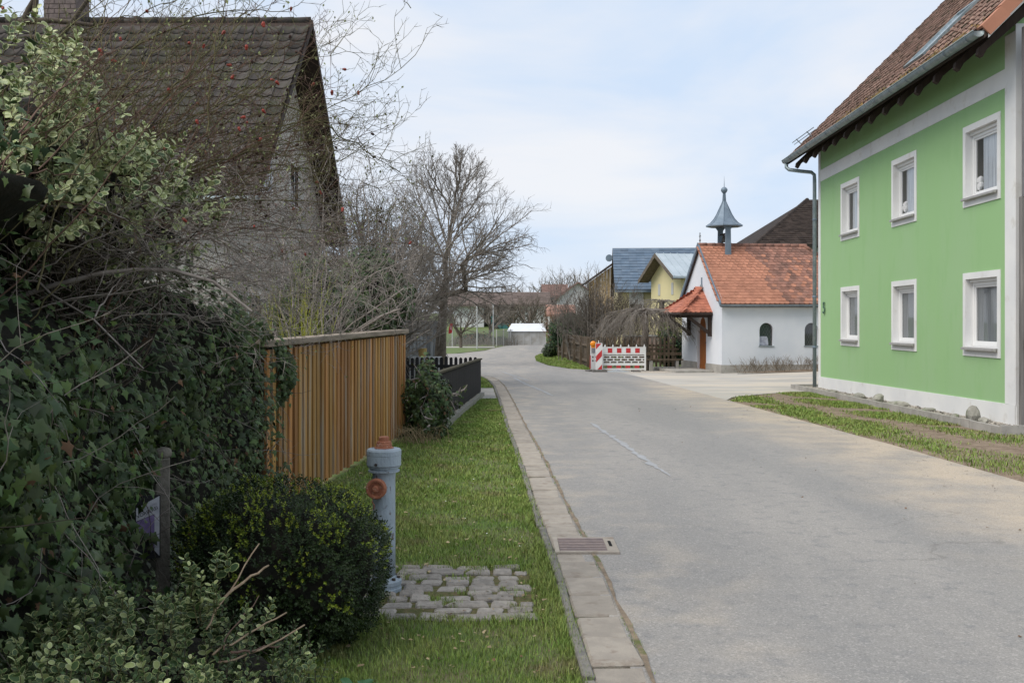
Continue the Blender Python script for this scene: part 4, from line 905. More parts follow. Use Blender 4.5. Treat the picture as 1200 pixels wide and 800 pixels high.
# ================================================================== LEFT HOUSE
LHX, LHY = -4.5, 22.4
lh = thing('dark_roofed_house', 'pale rendered house with steep dark tiled roof behind the shrubs', 'house', (LHX, LHY, 0))
lr = az(22, LHY); sl = 1.0; hw = 4.9; lov = .62; ec = 3.3
def lrz(y): return lr - abs(y) * .93
MB2 = MB(); wx = -lov
MB2.quad((wx, -hw + .5, -.5), (wx, hw - .5, -.5), (wx, hw - .5, lrz(hw - .5)), (wx, 0, lr - .1), (wx, -hw + .5, lrz(hw - .5)))
MB2.quad((wx, -hw + .5, -.5), (-13, -hw + .5, -.5), (-13, -hw + .5, lrz(hw - .5)), (wx, -hw + .5, lrz(hw - .5))); MB2.quad((wx, hw - .5, -.5), (-13, hw - .5, -.5), (-13, hw - .5, lrz(hw - .5)), (wx, hw - .5, lrz(hw - .5)))
MB2.build('wall', mat('rough_plaster', (.50, .48, .45), (.42, .40, .37), scale=1.3, rough=.95, bump=.5, bscale=60), lh)
lf = MB(); lf.prism([(0, -hw, lrz(hw) - .05), (0, 0, lr - .05), (0, hw, lrz(hw) - .05), (0, hw, lrz(hw) - .2), (0, 0, lr - .22), (0, -hw, lrz(hw) - .2)], (-13, 0, 0))
lroof = lf.build('roof', MT['dark_wood'], lh)
tD = pantile('roof_tile', .30, .34, MT['tile_dark'], amp=.05, th=.028)
Sl = Vector((0, 1, .93)).normalized(); hl2 = hw * math.hypot(1, .93)
tile_field(lroof, 'roof_tile', (-12.9, -hw - .03, lrz(hw) - .06), (1, 0, 0), Sl, int(13 / .30), int(hl2 / .335), .30, .335, tD)
lrt = MB().lathe([(.085, 0), (.10, .40)], 8, axis='x').mesh('ridge_tile', MT['tile_dark'], smooth=True)
for i in range(34): link('ridge_tile', lrt, lroof, loc=(-13 + i * .381, 0, lr - .06))
for sg in (-1, 1): MB().prism([(0.02, sg * hw, lrz(hw) - .03), (0.02, 0, lr - .03), (0.02, 0, lr - .22), (0.02, sg * hw, lrz(hw) - .22)], (-.04, 0, 0)).build('barge_board', MT['dark_wood'], lroof)
MB().tube([(.05, -hw - .08, lrz(hw) - .12), (-13, -hw - .08, lrz(hw) - .12)], .07, 8).build('roof_gutter', MT['zinc'], lh)
for k, (ya, yb, za, zb) in enumerate([(-2.1, -1.2, 4.2, 5.3), (.4, 1.4, 4.2, 5.3), (-3.2, -2.2, 1.0, 2.2)]):
    wm = MB().box(wx, wx + .03, ya, yb, za, zb).build('window', MT['frame_white'], lh)
    MB().box(wx + .02, wx + .035, ya + .09, (ya + yb) / 2 - .03, za + .09, zb - .09).box(wx + .02, wx + .035, (ya + yb) / 2 + .03, yb - .09, za + .09, zb - .09).build('pane', MT['glass'], wm)
for k, (xa, xb) in enumerate([(-3.4, -2.3), (-5.6, -4.5)]):
    wm = MB().box(xa, xb, -hw + .46, -hw + .499, 1.0, 2.2).build('window', MT['frame_white'], lh)
    MB().box(xa + .09, xb - .09, -hw + .45, -hw + .459, 1.09, 2.11).build('pane', MT['glass'], wm)
chm = MB(); c0, c1 = ax(60, LHY) - LHX, ax(97, LHY) - LHX; chm.box(c0, c1, -.35, .35, lr - .7, lr + 1.2); chy = chm.build('chimney', mat('chimney_brick', (.19, .15, .14), (.13, .105, .10), scale=9, rough=.95, isl=.1), lroof)
bk = MB()
for j in range(13):
    for i in range(4):
        a = c0 + (i - .5 * (j % 2)) * (c1 - c0) / 3; bk.box(max(a + .008, c0), min(a + (c1 - c0) / 3 - .008, c1), -.365, -.351, lr - .2 + j * .105, lr - .2 + j * .105 + .09) if min(a + (c1 - c0) / 3 - .008, c1) > max(a + .008, c0) + .02 else None
o = bk.build('chimney_brickwork', bpy.data.materials['chimney_brick'], lroof); o['kind'] = 'stuff'
# ================================================================== FENCES
# slatted orange-brown fence: front slats over recessed back boards, grey cap
FA, FB = Vector((-2.02, 8.05, 0)), Vector((-1.53, 13.75, 0)); fl_ = (FB - FA).length; fang = math.atan2(-(FB - FA).x, (FB - FA).y)
fo_ = thing('slat_fence', 'tall orange-brown slatted wooden fence with grey weathered cap', 'fence', tuple(FA), fang)
sm_ = [MB().box(-.0, .022, -.0415, .0415, .03 + .012 * i, 1.385).mesh('slat', MT['slat_light']) for i in range(3)]
bm_ = MB().box(-.045, -.023, -.055, .055, .05, 1.38).mesh('back_slat', MT['slat_back'])
n = int(fl_ / .1465)
for i in range(n + 1):
    yy = .03 + i * .1465
    link('slat', sm_[i % 3], fo_, loc=(.022 + random.gauss(0, .002), yy + random.gauss(0, .003), .0 + .04 * yy / fl_ - .02), rot=(random.gauss(0, .004), 0, random.gauss(0, .02)))
    link('back_slat', bm_, fo_, loc=(0, yy + .073, .03 * yy / fl_))
MB().box(-.021, .020, 0, fl_ + .05, .25, .33).box(-.021, .020, 0, fl_ + .05, 1.10, 1.18).build('rail', MT['slat_back'], fo_)
cp_ = MB(); cp_.prism([(-.11, -.1, 1.39), (-.11, fl_ + .1, 1.43), (-.11, fl_ + .1, 1.485), (-.11, -.1, 1.445)], (.20, 0, 0)); cp_.build('cap_board', MT['cap_wood'], fo_, bevel=.006)
MB().box(-.12, -.05, fl_ - .02, fl_ + .08, -.2, 1.42).box(-.12, -.05, fl_ / 2, fl_ / 2 + .09, -.2, 1.40).build('post', MT['cap_wood'], fo_)

# black picket fence along the verge, on a low concrete wall
def pale(w, t, h, mtl, name='pale', tip='round'):
    mb = MB()
    if tip == 'round': pts = [(-w / 2, 0), (w / 2, 0), (w / 2, h - w * .45), (w * .3, h - w * .1), (0, h), (-w * .3, h - w * .1), (-w / 2, h - w * .45)]
    else: pts = [(-w / 2, 0), (w / 2, 0), (w / 2, h), (-w / 2, h)]
    mb.prism([(0, a, b) for a, b in pts], (t, 0, 0)); return mb.mesh(name, mtl)
BA, BB = Vector((-1.15, 13.9, 0)), Vector((-.745, 23.0, 0)); bl = (BB - BA).length; bang = math.atan2(-(BB - BA).x, (BB - BA).y)
bf = thing('black_picket_fence', 'black picket fence running along the grass verge on a low wall', 'fence', (BA.x, BA.y, 0), bang)
pm_ = pale(.088, .02, .73, MT['black_wood'])
zb = lambda yy: g(-1, BA.y + yy) + .11
n = int(bl / .115)
for i in range(n): yy = .06 + i * .115; link('pale', pm_, bf, loc=(.01, yy, zb(yy) + random.gauss(0, .004)))
MB().prism([(-.05, 0, zb(0) + .15), (-.05, bl, zb(bl) + .15), (-.05, bl, zb(bl) + .22), (-.05, 0, zb(0) + .22)], (.05, 0, 0)).prism([(-.05, 0, zb(0) + .55), (-.05, bl, zb(bl) + .55), (-.05, bl, zb(bl) + .62), (-.05, 0, zb(0) + .62)], (.05, 0, 0)).build('rail', MT['black_wood'], bf)
MB().prism([(-.03, 0, zb(0) + .735), (-.03, bl, zb(bl) + .735), (-.03, bl, zb(bl) + .765), (-.03, 0, zb(0) + .765)], (.09, 0, 0)).build('cap_rail', MT['black_cap'], bf)
lw = thing('low_wall', 'low mossy concrete footing under the black picket fence', 'wall', (BA.x, BA.y, 0), bang)
yy = 0
while yy < bl:
    y1 = min(bl, yy + 1.5); MB().prism([(-.09, yy, -.5), (-.09, y1 - .008, -.5), (-.09, y1 - .008, zb(y1) - .02), (-.09, yy, zb(yy) - .02)], (.2, 0, 0)).build('footing_block', MT['stone'], lw); yy = y1
# cross fence closing the garden
cf = thing('garden_fence', 'black picket fence crossing behind the slatted fence, pointed pales', 'fence', (-.80, 23.05, 0), R(90))
pm2 = pale(.075, .02, .80, MT['black_wood'])
for i in range(24): link('pale', pm2, cf, loc=(-.02, .05 + i * .112, g(-1, 23) + .10 + random.gauss(0, .008)))
MB().box(-.0, .05, 0, 2.8, .12, .19).box(.0, .05, 0, 2.8, .52, .59).build('rail', MT['black_wood'], cf)
MB().box(-.06, -.021, 1.20, 1.26, -.13, .60).build('white_post', MT['far_grey'], cf)
MB().box(-.03, .08, 0, 2.8, -.4, -.06).build('footing', MT['concrete'], cf)
# brown fence across the road
brn = thing('brown_picket_fence', 'weathered brown picket fence of the corner garden behind the barrier', 'fence', (3.1, 40.5, 0))
pb = pale(.085, .022, 1.24, MT['fence_brown'], tip='flat')
def fence_run(a, b, root, me, step, h, railm, rails=(.3, .95), rotz=0, dz=0):
    a = Vector(a); b = Vector(b); d = b - a; Lh = d.length; n = int(Lh / step); ang = math.atan2(-d.x, d.y)
    for i in range(n):
        p = a + d * ((i + .5) / n); link('pale', me, root, loc=(p.x - root.location.x, p.y - root.location.y, g(p.x, p.y) + .06 + dz + random.gauss(0, .012)), rot=(0, 0, ang))
    nm = Vector((d.y, -d.x)).normalized()
    for r_ in rails:
        o_ = Vector(root.location).to_2d() + nm * .04
        MB().bar((a.x - o_.x, a.y - o_.y, g(a.x, a.y) + r_), (b.x - o_.x, b.y - o_.y, g(b.x, b.y) + r_), .05, .09).build('rail', railm, root)
    m = int(Lh / 2.5)
    for i in range(m + 1):
        p = a + d * (i / max(m, 1)) - nm * .1; MB().box(p.x - root.location.x - .06, p.x - root.location.x + .06, p.y - root.location.y - .06, p.y - root.location.y + .06, -.6, h - .3).build('post', railm, root)
fence_run((3.22, 40.7), (2.65, 54.5), brn, pb, .112, 1.2, MT['fence_brown'])
fence_run((3.30, 41.0), (6.75, 41.3), brn, pb, .165, 1.2, MT['fence_brown'])
# wire fence at the far bend
wf = thing('wire_fence', 'grey wire mesh garden fence with thin posts at the bend of the road', 'fence', (-5, 76.5, 0))
pts = [(-9, 76.6), (-4.6, 76.6), (-1.2, 77), (.4, 83), (1.9, 91), (3.2, 97)]
wm_ = MB()
for a, b in zip(pts[:-1], pts[1:]):
    a = Vector(a); b = Vector(b); n = max(1, int((b - a).length / 1.9))
    for i in range(n):
        p = a.lerp(b, i / n); MB().box(p.x + 5 - .035, p.x + 5 + .035, p.y - 76.5 - .035, p.y - 76.5 + .035, -.5, .95).build('post', MT['far_grey'], wf)
    for z in np.arange(-.32, .92, .06): wm_.bar((a.x + 5, a.y - 76.5, z), (b.x + 5, b.y - 76.5, z), .008, .012)
    k = int((b - a).length / .09)
    for i in range(k): p = a.lerp(b, i / k); wm_.bar((p.x + 5, p.y - 76.5, -.35), (p.x + 5, p.y - 76.5, .9), .010, .010, up=(0, 1, 0))
wm_.build('wire_mesh', MT['wire'], wf)['kind'] = 'stuff'

# ================================================================== HYDRANT
hy = thing('fire_hydrant', 'grey-blue post hydrant with rusty orange cap beside the box bush', 'hydrant', (-.765, 5.95, 0), R(-8))
MB().lathe([(.105, -.05), (.105, .012), (.100, .018), (.100, .030), (.105, .036), (.105, .056), (.098, .064), (.074, .070), (.069, .085)], 28).build('base_flange', MT['hydrant_paint'], hy, smooth=False)
bo = MB().lathe([(.0, 0), (.012, 0), (.012, .018), (.0, .018)], 6, cap=False).mesh('flange_bolt', MT['iron'])
for i in range(8): a = i * math.pi / 4 + .2; link('flange_bolt', bo, hy, loc=(.086 * math.cos(a), .086 * math.sin(a), .060))
MB().lathe([(.0685, .07), (.068, .30), (.0675, .60), (.0685, .69), (.076, .705)], 32).build('stem', MT['hydrant_paint'], hy, smooth=True)
MB().lathe([(.074, .700), (.093, .703), (.094, .712), (.083, .716), (.083, .724), (.095, .728), (.096, .735)], 32).build('head_collar', MT['hydrant_paint'], hy)
MB().lathe([(.098, .737), (.102, .742), (.102, .800), (.1035, .803), (.1035, .828), (.096, .838), (.055, .842)], 36).build('head', MT['hydrant_paint'], hy, smooth=False)
MB().lathe([(.0, 0), (.009, 0), (.009, .012), (0, .012)], 8, axis='y', c=(-.02, -.100, .755), cap=False).build('screw', MT['iron'], hy)
MB().lathe([(.058, .840), (.058, .846), (.048, .850), (.047, .868), (.044, .872), (.044, .876)], 24).lathe([(.043, .872), (.043, .880), (.031, .884), (.031, .905), (.028, .910), (.0, .911)], 24).build('top_cap', MT['hydrant_orange'], hy)
ol = MB(); OC = (-.018, -.055, .615)
ol.lathe([(.050, -.02), (.050, .022), (.056, .026), (.060, .034), (.060, .062), (.055, .070), (.044, .070), (.041, .060), (.020, .058), (.020, .074), (.014, .078), (.0, .078)], 28, axis='y', c=OC)
out_ = ol.build('outlet_cap', MT['hydrant_orange'], hy); 
cn = MB(); cn.tube([(OC[0] - .02, OC[1] - .055, OC[2] - .055), (OC[0] - .022, OC[1] - .06, OC[2] - .075), (OC[0] - .012, OC[1] - .052, OC[2] - .095), (OC[0] - .02, OC[1] - .03, OC[2] - .125)], .0035, 5).build('chain', MT['hydrant_orange'], out_)

# ================================================================== CONCRETE POST WITH NOTICE
po = thing('concrete_post', 'weathered concrete post half hidden in the ivy', 'post', (-1.800, 5.14, 0), R(20))
pp = MB(); pp.box(-.040, .032, -.04, .04, -.2, .895).lathe([(.038, .895), (.046, .915), (.040, .94), (.012, .95)], 9); pp.build('shaft', mat('post_stone', (.20, .185, .155), (.13, .12, .10), scale=14, rough=.95, bump=.7, bscale=60), po, bevel=.006)
ns = thing('notice', 'small torn white notice on the concrete post in the ivy', 'sign', (-1.835, 5.06, .655), R(26))
MB().box(-.075, .045, -.006, .006, -.26, .06).build('board', MT['dark'], ns)
MB().prism([(-.072, -.0068, .0), (.040, -.0068, .055), (.040, -.0068, -.25), (.016, -.0068, -.22), (.016, -.0068, -.035), (-.072, -.0068, -.065)], (0, -.0015, 0)).build('paper', mat('paper', (.50, .51, .54), (.40, .41, .45), scale=20, rough=.7), ns)
MB().prism([(-.070, -.0068, -.068), (.0155, -.0068, -.037), (.0155, -.0068, -.20), (.0, -.0068, -.23), (-.02, -.0068, -.13), (-.065, -.0068, -.11)], (0, -.001, 0)).build('picture', MT['purple_print'], ns)
text_mesh('lettering', 'VORBEREI', .0245, MT['black_print'], ns, (-.015, -.0092, -.030), (R(90), R(-22), 0))
text_mesh('lettering', 'WILLKOMM', .015, MT['grey_print'], ns, (-.008, -.0092, -.002), (R(90), R(-24), 0))

# ================================================================== ROAD BARRIER
bx0, bx1 = ax(706, 38), ax(756, 38); zg = g(4, 38)
ba = thing('road_barrier', 'red and white plastic road barrier in front of the bench', 'barrier', (bx0, 38, zg))
Wd = bx1 - bx0; f = MB()
f.box(0, Wd, -.02, .03, .90, .945).box(0, Wd, -.02, .03, .66, .715).box(0, Wd, -.02, .03, .08, .135).box(0, Wd, -.02, .03, .24, .275)
for i, z in enumerate((.55, .45, .35)):
    f.box(0, Wd, -.015, .025, z + .045, z + .075)
    for q in range(7):
        xx = (q + (.5 if i == 1 else 0)) * .27
        if xx < Wd - .05: f.box(xx, xx + .05, -.0135, .0235, z - .02, z + .043)
f.box(0, Wd, -.016, .026, .276, .335)
f.box(-.03, .03, -.022, .032, .05, .95).box(Wd - .03, Wd + .03, -.022, .032, .05, .95)
f.build('frame', MT['white_plastic'], ba)
nb = 9; bw = (Wd - .06) / nb
for i in range(nb): MB().box(.03 + i * bw, .03 + (i + 1) * bw - .004, -.016, .022, .718, .897).build('reflector', MT['red_plastic'] if i % 2 == 1 else MT['white_plastic'], ba)
for i in range(5): MB().box(.03 + (2 * i + 1) * bw - .02, .03 + (2 * i + 2) * bw - .02, -.017, .022, .137, .238).build('lower_reflector', MT['red_plastic'], ba) if .03 + (2 * i + 2) * bw - .02 < Wd else None
kn = MB().lathe([(.03, 0), (.03, .05), (.015, .06), (.012, .10), (0, .10)], 8).mesh('peg', MT['white_plastic'])
for i in range(6): link('peg', kn, ba, loc=(.10 + i * .30, 0, .945))
MB().box(.45, .75, -.25, .25, -.01, .05).box(Wd - .5, Wd - .2, -.3, .3, -.01, .05).build('foot', MT['rubber'], ba, bevel=.01)
wbx = ax(698, 37.75)
wbn = thing('warning_beacon', 'upright red and white diagonally striped beacon at the barrier end', 'beacon', (wbx, 37.8, zg))
MB().box(0, .26, -.02, .02, .08, 1.10).lathe([(.02, 1.10), (.015, 1.2)], 8, c=(.12, 0, 0)).build('panel', MT['white_plastic'], wbn)
def clip_stripe(z_lo, wdt=.24, hgt=.24, x0=.015, x1=.245, zmin=.10, zmax=1.08, rise=.25):
    poly = [(x0, z_lo), (x1, z_lo + rise), (x1, z_lo + rise + hgt), (x0, z_lo + hgt)]
    out = []
    for lim, sg in ((zmin, 1), (zmax, -1)):
        out = []; 
        for i in range(len(poly)):
            a, b = poly[i], poly[(i + 1) % len(poly)]; ia, ib = (a[1] - lim) * sg >= 0, (b[1] - lim) * sg >= 0
            if ia: out.append(a)
            if ia != ib: t = (lim - a[1]) / (b[1] - a[1]); out.append((a[0] + (b[0] - a[0]) * t, lim))
        poly = out
        if len(poly) < 3: return None
    return poly
for zz in (-.20, .36, .86):
    p = clip_stripe(zz)
    if p: MB().prism([(a, -.021, b) for a, b in p], (0, -.003, 0)).build('stripe', MT['red_plastic'], wbn)
MB().box(-.12, .42, -.22, .30, -.01, .09).build('foot', MT['rubber'], wbn, bevel=.015)
pn = thing('side_barrier', 'white barrier section seen end-on left of the striped beacon', 'barrier', (ax(692.5, 38.2), 38.3, zg), R(12))
MB().box(0, .30, 0, .05, .08, 1.0).build('panel', MT['white_plastic'], pn)
MB().box(.03, .20, -.003, -.0005, .70, .90).build('notice_plate', MT['grey_print'], pn)
for zz in (.52, .38):
    for xx in (.06, .17): MB().box(xx, xx + .05, -.003, -.0005, zz, zz + .06).build('slot', MT['dark'], pn)
MB().prism([(-.035, -.003, .10), (.0, -.003, .10), (-.0, -.003, .62), (-.02, -.003, .62)], (0, .02, 0)).build('edge_reflector', MT['red_plastic'], pn)
MB().box(-.15, .25, -.25, .25, -.01, .06).build('foot', MT['rubber'], pn, bevel=.01)
lm = thing('warning_lamp', 'round orange warning lamp mounted at the end of the barrier', 'lamp', (ax(695.5, 38), 38.15, zg + .93))
MB().lathe([(.02, -.05), (.105, -.045), (.115, 0), (.105, .05), (.02, .055)], 18, axis='y', c=(0, 0, .13)).build('lens', MT['orange_lamp'], lm, smooth=True)
MB().box(-.08, .08, -.04, .04, -.02, .05).build('lamp_base', MT['orange_lamp'], lm)
gp_ = MB(); n = 14; gp_.v = [(.55, 0, .10)] + [(.55 + (.55 + .1 * math.sin(i * 2.3)) * math.cos(2 * math.pi * i / n), (.42 + .08 * math.sin(i * 1.7)) * math.sin(2 * math.pi * i / n), 0) for i in range(n)]
gp_.f = [(0, i + 1, (i + 1) % n + 1) for i in range(n)]; gp_.m = [0] * n
o = gp_.build('gravel_heap', mat('blue_grit', (.33, .36, .38), (.25, .27, .29), scale=15, rough=1, bump=1, bscale=40), None, smooth=True, loc=(bx0, 37.9, zg)); tag(o, 'small heap of bluish grit under the barrier', 'gravel heap', kind='stuff')

# ================================================================== BENCH
be = thing('bench', 'rustic brown plank bench on concrete legs by the chapel', 'bench', (ax(760, 38.8), 38.8, g(5, 38.8)))
Lb = 1.35
MB().box(-.05, Lb, -.05, .12, .42, .47).build('seat_plank', MT['fence_brown'], be); MB().box(-.05, Lb, .14, .32, .42, .47).build('seat_plank', MT['fence_brown'], be)
MB().box(-.35, Lb, .36, .40, .60, .72).build('back_plank', MT['fence_brown'], be); MB().box(-.45, Lb - .1, .36, .40, .80, .88).build('back_plank', MT['fence_brown'], be)
for x in (.06, Lb - .28): MB().box(x, x + .11, -.02, .30, -.05, .415).build('leg', MT['concrete'], be, bevel=.01); MB().box(x + .02, x + .08, .41, .46, -.05, .90).build('back_post', MT['fence_brown'], be)

# ================================================================== FAR HOUSES
def far_tiles(parent, O, U, S, W, H, w, l, m, clip=None):
    me = MB(); me.v = [(-w / 2, 0, .03), (w / 2, 0, .03), (w / 2, l, 0), (-w / 2, l, 0), (-w / 2, 0, 0), (w / 2, 0, 0)]; me.f = [(0, 1, 2, 3), (4, 5, 1, 0)]; me.m = [0, 0]; q = me.mesh('roof_tile', m)
    tile_field(parent, 'roof_tiles', O, U, S, int(W / w), int(H / l), w * 1.0, l, q, single=0, keep=clip, jit=.01)
# blue-roofed yellow house
Y0 = 66
bh = thing('blue_roofed_house', 'yellow house with large blue-grey tiled roof behind the chapel', 'house', (6.8, Y0, 0), R(-4.2))
ezb = az(339, Y0); rzb = az(290, 71.2)
MB().box(.25, 14, .3, 9.8, -1, ezb).prism([(.25, .3, ezb), (.25, 5.2, rzb - .35), (.25, 9.8, ezb)], (.2, 0, 0)).build('wall', MT['yellow_plaster'], bh)
rb = MB().prism([(0, 0, ezb - .05), (0, 5.2, rzb - .05), (0, 10.4, ezb - .05), (0, 10.4, ezb - .2), (0, 5.2, rzb - .25), (0, 0, ezb - .2)], (14.5, 0, 0)).build('roof', MT['dark_wood'], bh)
S_ = Vector((0, 5.2, rzb - ezb)).normalized(); far_tiles(rb, (0, 0, ezb - .03), (1, 0, 0), S_, 14.5, Vector((0, 5.2, rzb - ezb)).length, .55, .40, MT['tile_blue'])
MB().box(0, 14.5, -.12, .02, ezb - .2, ezb - .06).build('roof_gutter', MT['zinc_blue'], bh)
for xa, xb, za, zb_ in ((ax(741, Y0) - 6.9, ax(754, Y0) - 6.9, az(368, Y0), az(344, Y0)), (ax(769, Y0) - 6.9, ax(778, Y0) - 6.9, az(399, Y0), az(382, Y0)), (ax(783, Y0) - 6.9, ax(795, Y0) - 6.9, az(399, Y0), az(382, Y0))):
    wm = MB().box(xa - .1, xb + .1, .20, .299, za - .1, zb_ + .1).build('window', MT['far_white'], bh)
    MB().box(xa, xb, .18, .199, (za + zb_) / 2, zb_).build('roller_shutter', MT['far_grey'], wm); MB().box(xa, xb, .18, .199, za, (za + zb_) / 2 - .02).build('pane', MT['glass'], wm)
MB().lathe([(.25, 0), (.25, .25)], 12, axis='y', c=(-.25, 4.6, rzb - .9 + .1)).build('satellite_dish', MT['zinc_blue'], bh)
# yellow wing with the metal roof
A = math.atan2(.215, .977)
yw = thing('yellow_gabled_house', 'yellow gabled house with pale metal roof between chapel and blue roof', 'house', (10.18, 60, 0), A)
ze = az(319, 60); zr = az(297, 62.5); W_ = 5.1
wmb = MB(); wmb.quad((0, 0, -1), (0, W_, -1), (0, W_, ze), (0, W_ / 2, zr - .1), (0, 0, ze)); wmb.quad((0, 0, -1), (6, 0, -1), (6, 0, ze), (0, 0, ze)); wmb.build('wall', MT['yellow_plaster'], yw)
rfm = MB().prism([(-.7, -.5, ze - .25), (-.7, W_ / 2, zr), (-.7, W_ + .5, ze - .25), (-.7, W_ + .5, ze - .37), (-.7, W_ / 2, zr - .14), (-.7, -.5, ze - .37)], (7, 0, 0)).build('roof', MT['metal_roof'], yw)
slp = (zr - ze + .25) / (W_ / 2 + .5)
for i in range(15): x = -.6 + i * .46; MB().bar((x, -.5, ze - .23), (x, W_ / 2, zr + .02), .03, .05).build('roof_seam', MT['metal_roof'], rfm)
vb = MB()
for s_ in (-1, 1): vb.prism([(-.73, W_ / 2, zr + .01), (-.73, W_ / 2 + s_ * (W_ / 2 + .5), ze - .24), (-.73, W_ / 2 + s_ * (W_ / 2 + .5), ze - .50), (-.73, W_ / 2, zr - .26)], (.03, 0, 0))
vb.build('verge_board', MT['bark'], rfm)
MB().prism([(-.70, W_ / 2, zr - .15), (-.70, W_ + .48, ze - .40), (-.70, W_ + .48, ze - .43), (-.70, W_ / 2, zr - .18)], (.7, 0, 0)).prism([(-.70, W_ / 2, zr - .15), (-.70, -.48, ze - .40), (-.70, -.48, ze - .43), (-.70, W_ / 2, zr - .18)], (.7, 0, 0)).build('soffit', MT['bark'], rfm)
for yy in (1.35, 3.6): MB().box(-.03, .01, yy - .16, yy + .16, az(345, 61), az(331, 61)).build('slit_window', MT['far_grey'], yw)
# wooden barn gable behind
wb_ = thing('wooden_barn', 'barn with sloping timber-clad gable left of the blue roof', 'barn', (ax(690, 80), 80, 0))
x1 = ax(740, 80) - ax(690, 80); zt = az(331, 80); zk = az(296, 80)
n = 14
for i in range(n):
    a, b = x1 * i / n, x1 * (i + 1) / n; h0, h1 = zt + (zk - zt) * i / n, zt + (zk - zt) * (i + 1) / n
    MB().prism([(a + .01, 0, -1), (b - .01, 0, -1), (b - .01, 0, h1), (a + .01, 0, h0)], (0, .05, 0)).build('board', MT['barn_wood'], wb_)
MB().bar((-.3, -.3, zt - .1), (x1, -.3, zk + .15), .5, .12, up=(0, 0, 1)).bar((-.3, 2, zt - .1), (x1, 2, zk + .15), 4, .12).build('roof', MT['tile_far_brown'], wb_)
# far left cluster of red-roofed houses
def gable_house(name, label, x0, x1, Y, dpt, zeave, zridge, wallm, roofm, gable_front=False, wins=(), zb=-1.2, tile=.4):
    h = thing(name, label, 'house', (x0, Y, 0)); W = x1 - x0
    if gable_front:
        MB().prism([(0, 0, zb), (W, 0, zb), (W, 0, zeave), (W / 2, 0, zridge - .15), (0, 0, zeave)], (0, dpt, 0)).build('wall', wallm, h)
        e = .35; k = (zridge - zeave) / (W / 2)
        r_ = MB().prism([(-e, -.4, zeave - e * k), (W / 2, -.4, zridge), (W + e, -.4, zeave - e * k), (W + e, -.4, zeave - e * k - .15), (W / 2, -.4, zridge - .17), (-e, -.4, zeave - e * k - .15)], (0, dpt + .8, 0)).build('roof', roofm, h)
        Sx = Vector((W / 2 + e, 0, zridge - zeave + e * k)); far_tiles(r_, (-e, dpt + .4, zeave - e * k), (0, -1, 0), Sx.normalized(), dpt + .8, Sx.length, tile, tile * .8, roofm)
    else:
        MB().box(0, W, 0, dpt, zb, zeave).prism([(0, 0, zeave), (0, dpt / 2, zridge - .2), (0, dpt, zeave)], (W, 0, 0)).build('wall', wallm, h)
        r_ = MB().prism([(-.3, -.4, zeave - .1), (-.3, dpt / 2, zridge), (-.3, dpt + .4, zeave - .1), (-.3, dpt + .4, zeave - .25), (-.3, dpt / 2, zridge - .17), (-.3, -.4, zeave - .25)], (W + .6, 0, 0)).build('roof', roofm, h)
        S3 = Vector((0, dpt / 2 + .4, zridge - zeave + .1)); far_tiles(r_, (-.3, -.4, zeave - .07), (1, 0, 0), S3.normalized(), W + .6, S3.length, tile, tile * .8, roofm)
    for xa, xb, za, zb_, m in wins: MB().box(xa - x0, xb - x0, -.06, .02, za, zb_).build('window', m, h)
    return h
gable_house('red_roofed_house', 'far white house with red tiled roof left of the bare shrubs', ax(638, 125), ax(664, 125), 125, 7, az(346, 125), az(333, 128), MT['far_white'], MT['tile_far_red'], wins=((ax(645, 125), ax(656, 125), az(360, 125), az(350, 125), MT['dark']),))
gable_house('gabled_farmhouse', 'far white farmhouse with broad red-brown roof above the grey shrubs', ax(655, 112), ax(700, 112), 112, 12, az(347, 112), az(330, 112), MT['far_white'], MT['tile_far_red'], gable_front=True)
gable_house('garage', 'low garage with bright orange-red roof below the far farmhouse', ax(644, 100), ax(672, 100), 100, 5, az(368, 100), az(357, 102), MT['far_white'], MT['tile_salmon'], tile=.5)
fb_ = thing('farm_building', 'long far farm building with brown tiled roof and open bay', 'barn', (ax(532, 118), 118, 0)); fx0 = ax(532, 118)
def fX(p): return ax(p, 118) - fx0
zs = az(357, 118); MB().box(0, fX(567), 0, 9, -1, zs).box(fX(604), fX(640), 0, 9, -1, zs).box(fX(567), fX(604), 6, 9, -1, zs).build('wall', MT['far_white'], fb_)
MB().box(fX(567), fX(604), -.05, .0, az(363, 118), zs).build('fascia', mat('brown_board', (.12, .07, .055), rough=.9), fb_)
rr = MB().prism([(-1, -.8, zs), (-1, 4.5, az(342, 122)), (-1, 9.5, zs), (-1, 9.5, zs - .2), (-1, 4.5, az(342, 122) - .2), (-1, -.8, zs - .2)], (fX(646) + 1, 0, 0)).build('roof', mat('far_roof_brown', (.17, .135, .12), (.135, .105, .095), scale=1, rough=.9, isl=.2), fb_)
S4 = Vector((0, 5.3, az(342, 122) - zs)); far_tiles(rr, (-1, -.8, zs + .03), (1, 0, 0), S4.normalized(), fX(646) + 1, S4.length, .5, .4, bpy.data.materials['far_roof_brown'])
tx = ax(585, 116)
tc_ = thing('tractor', 'dark green tractor parked in the open bay of the far barn', 'tractor', (tx, 116, -.4))
MB().box(-.9, .3, -.6, .6, .9, 1.5).box(.3, 1.1, -.45, .45, .8, 1.7).build('body', MT['tractor_green'], tc_, bevel=.06)
cb_ = MB(); cb_.box(-.9, .25, -.6, .6, 2.45, 2.6)
for x in (-.85, .2):
    for y in (-.55, .55): cb_.box(x - .05, x + .05, y - .05, y + .05, 1.5, 2.45)
cb_.build('cab', MT['tractor_green'], tc_)
MB().box(-.8, .15, -.5, .5, 1.5, 2.42).build('cab_glass', MT['glass'], tc_)
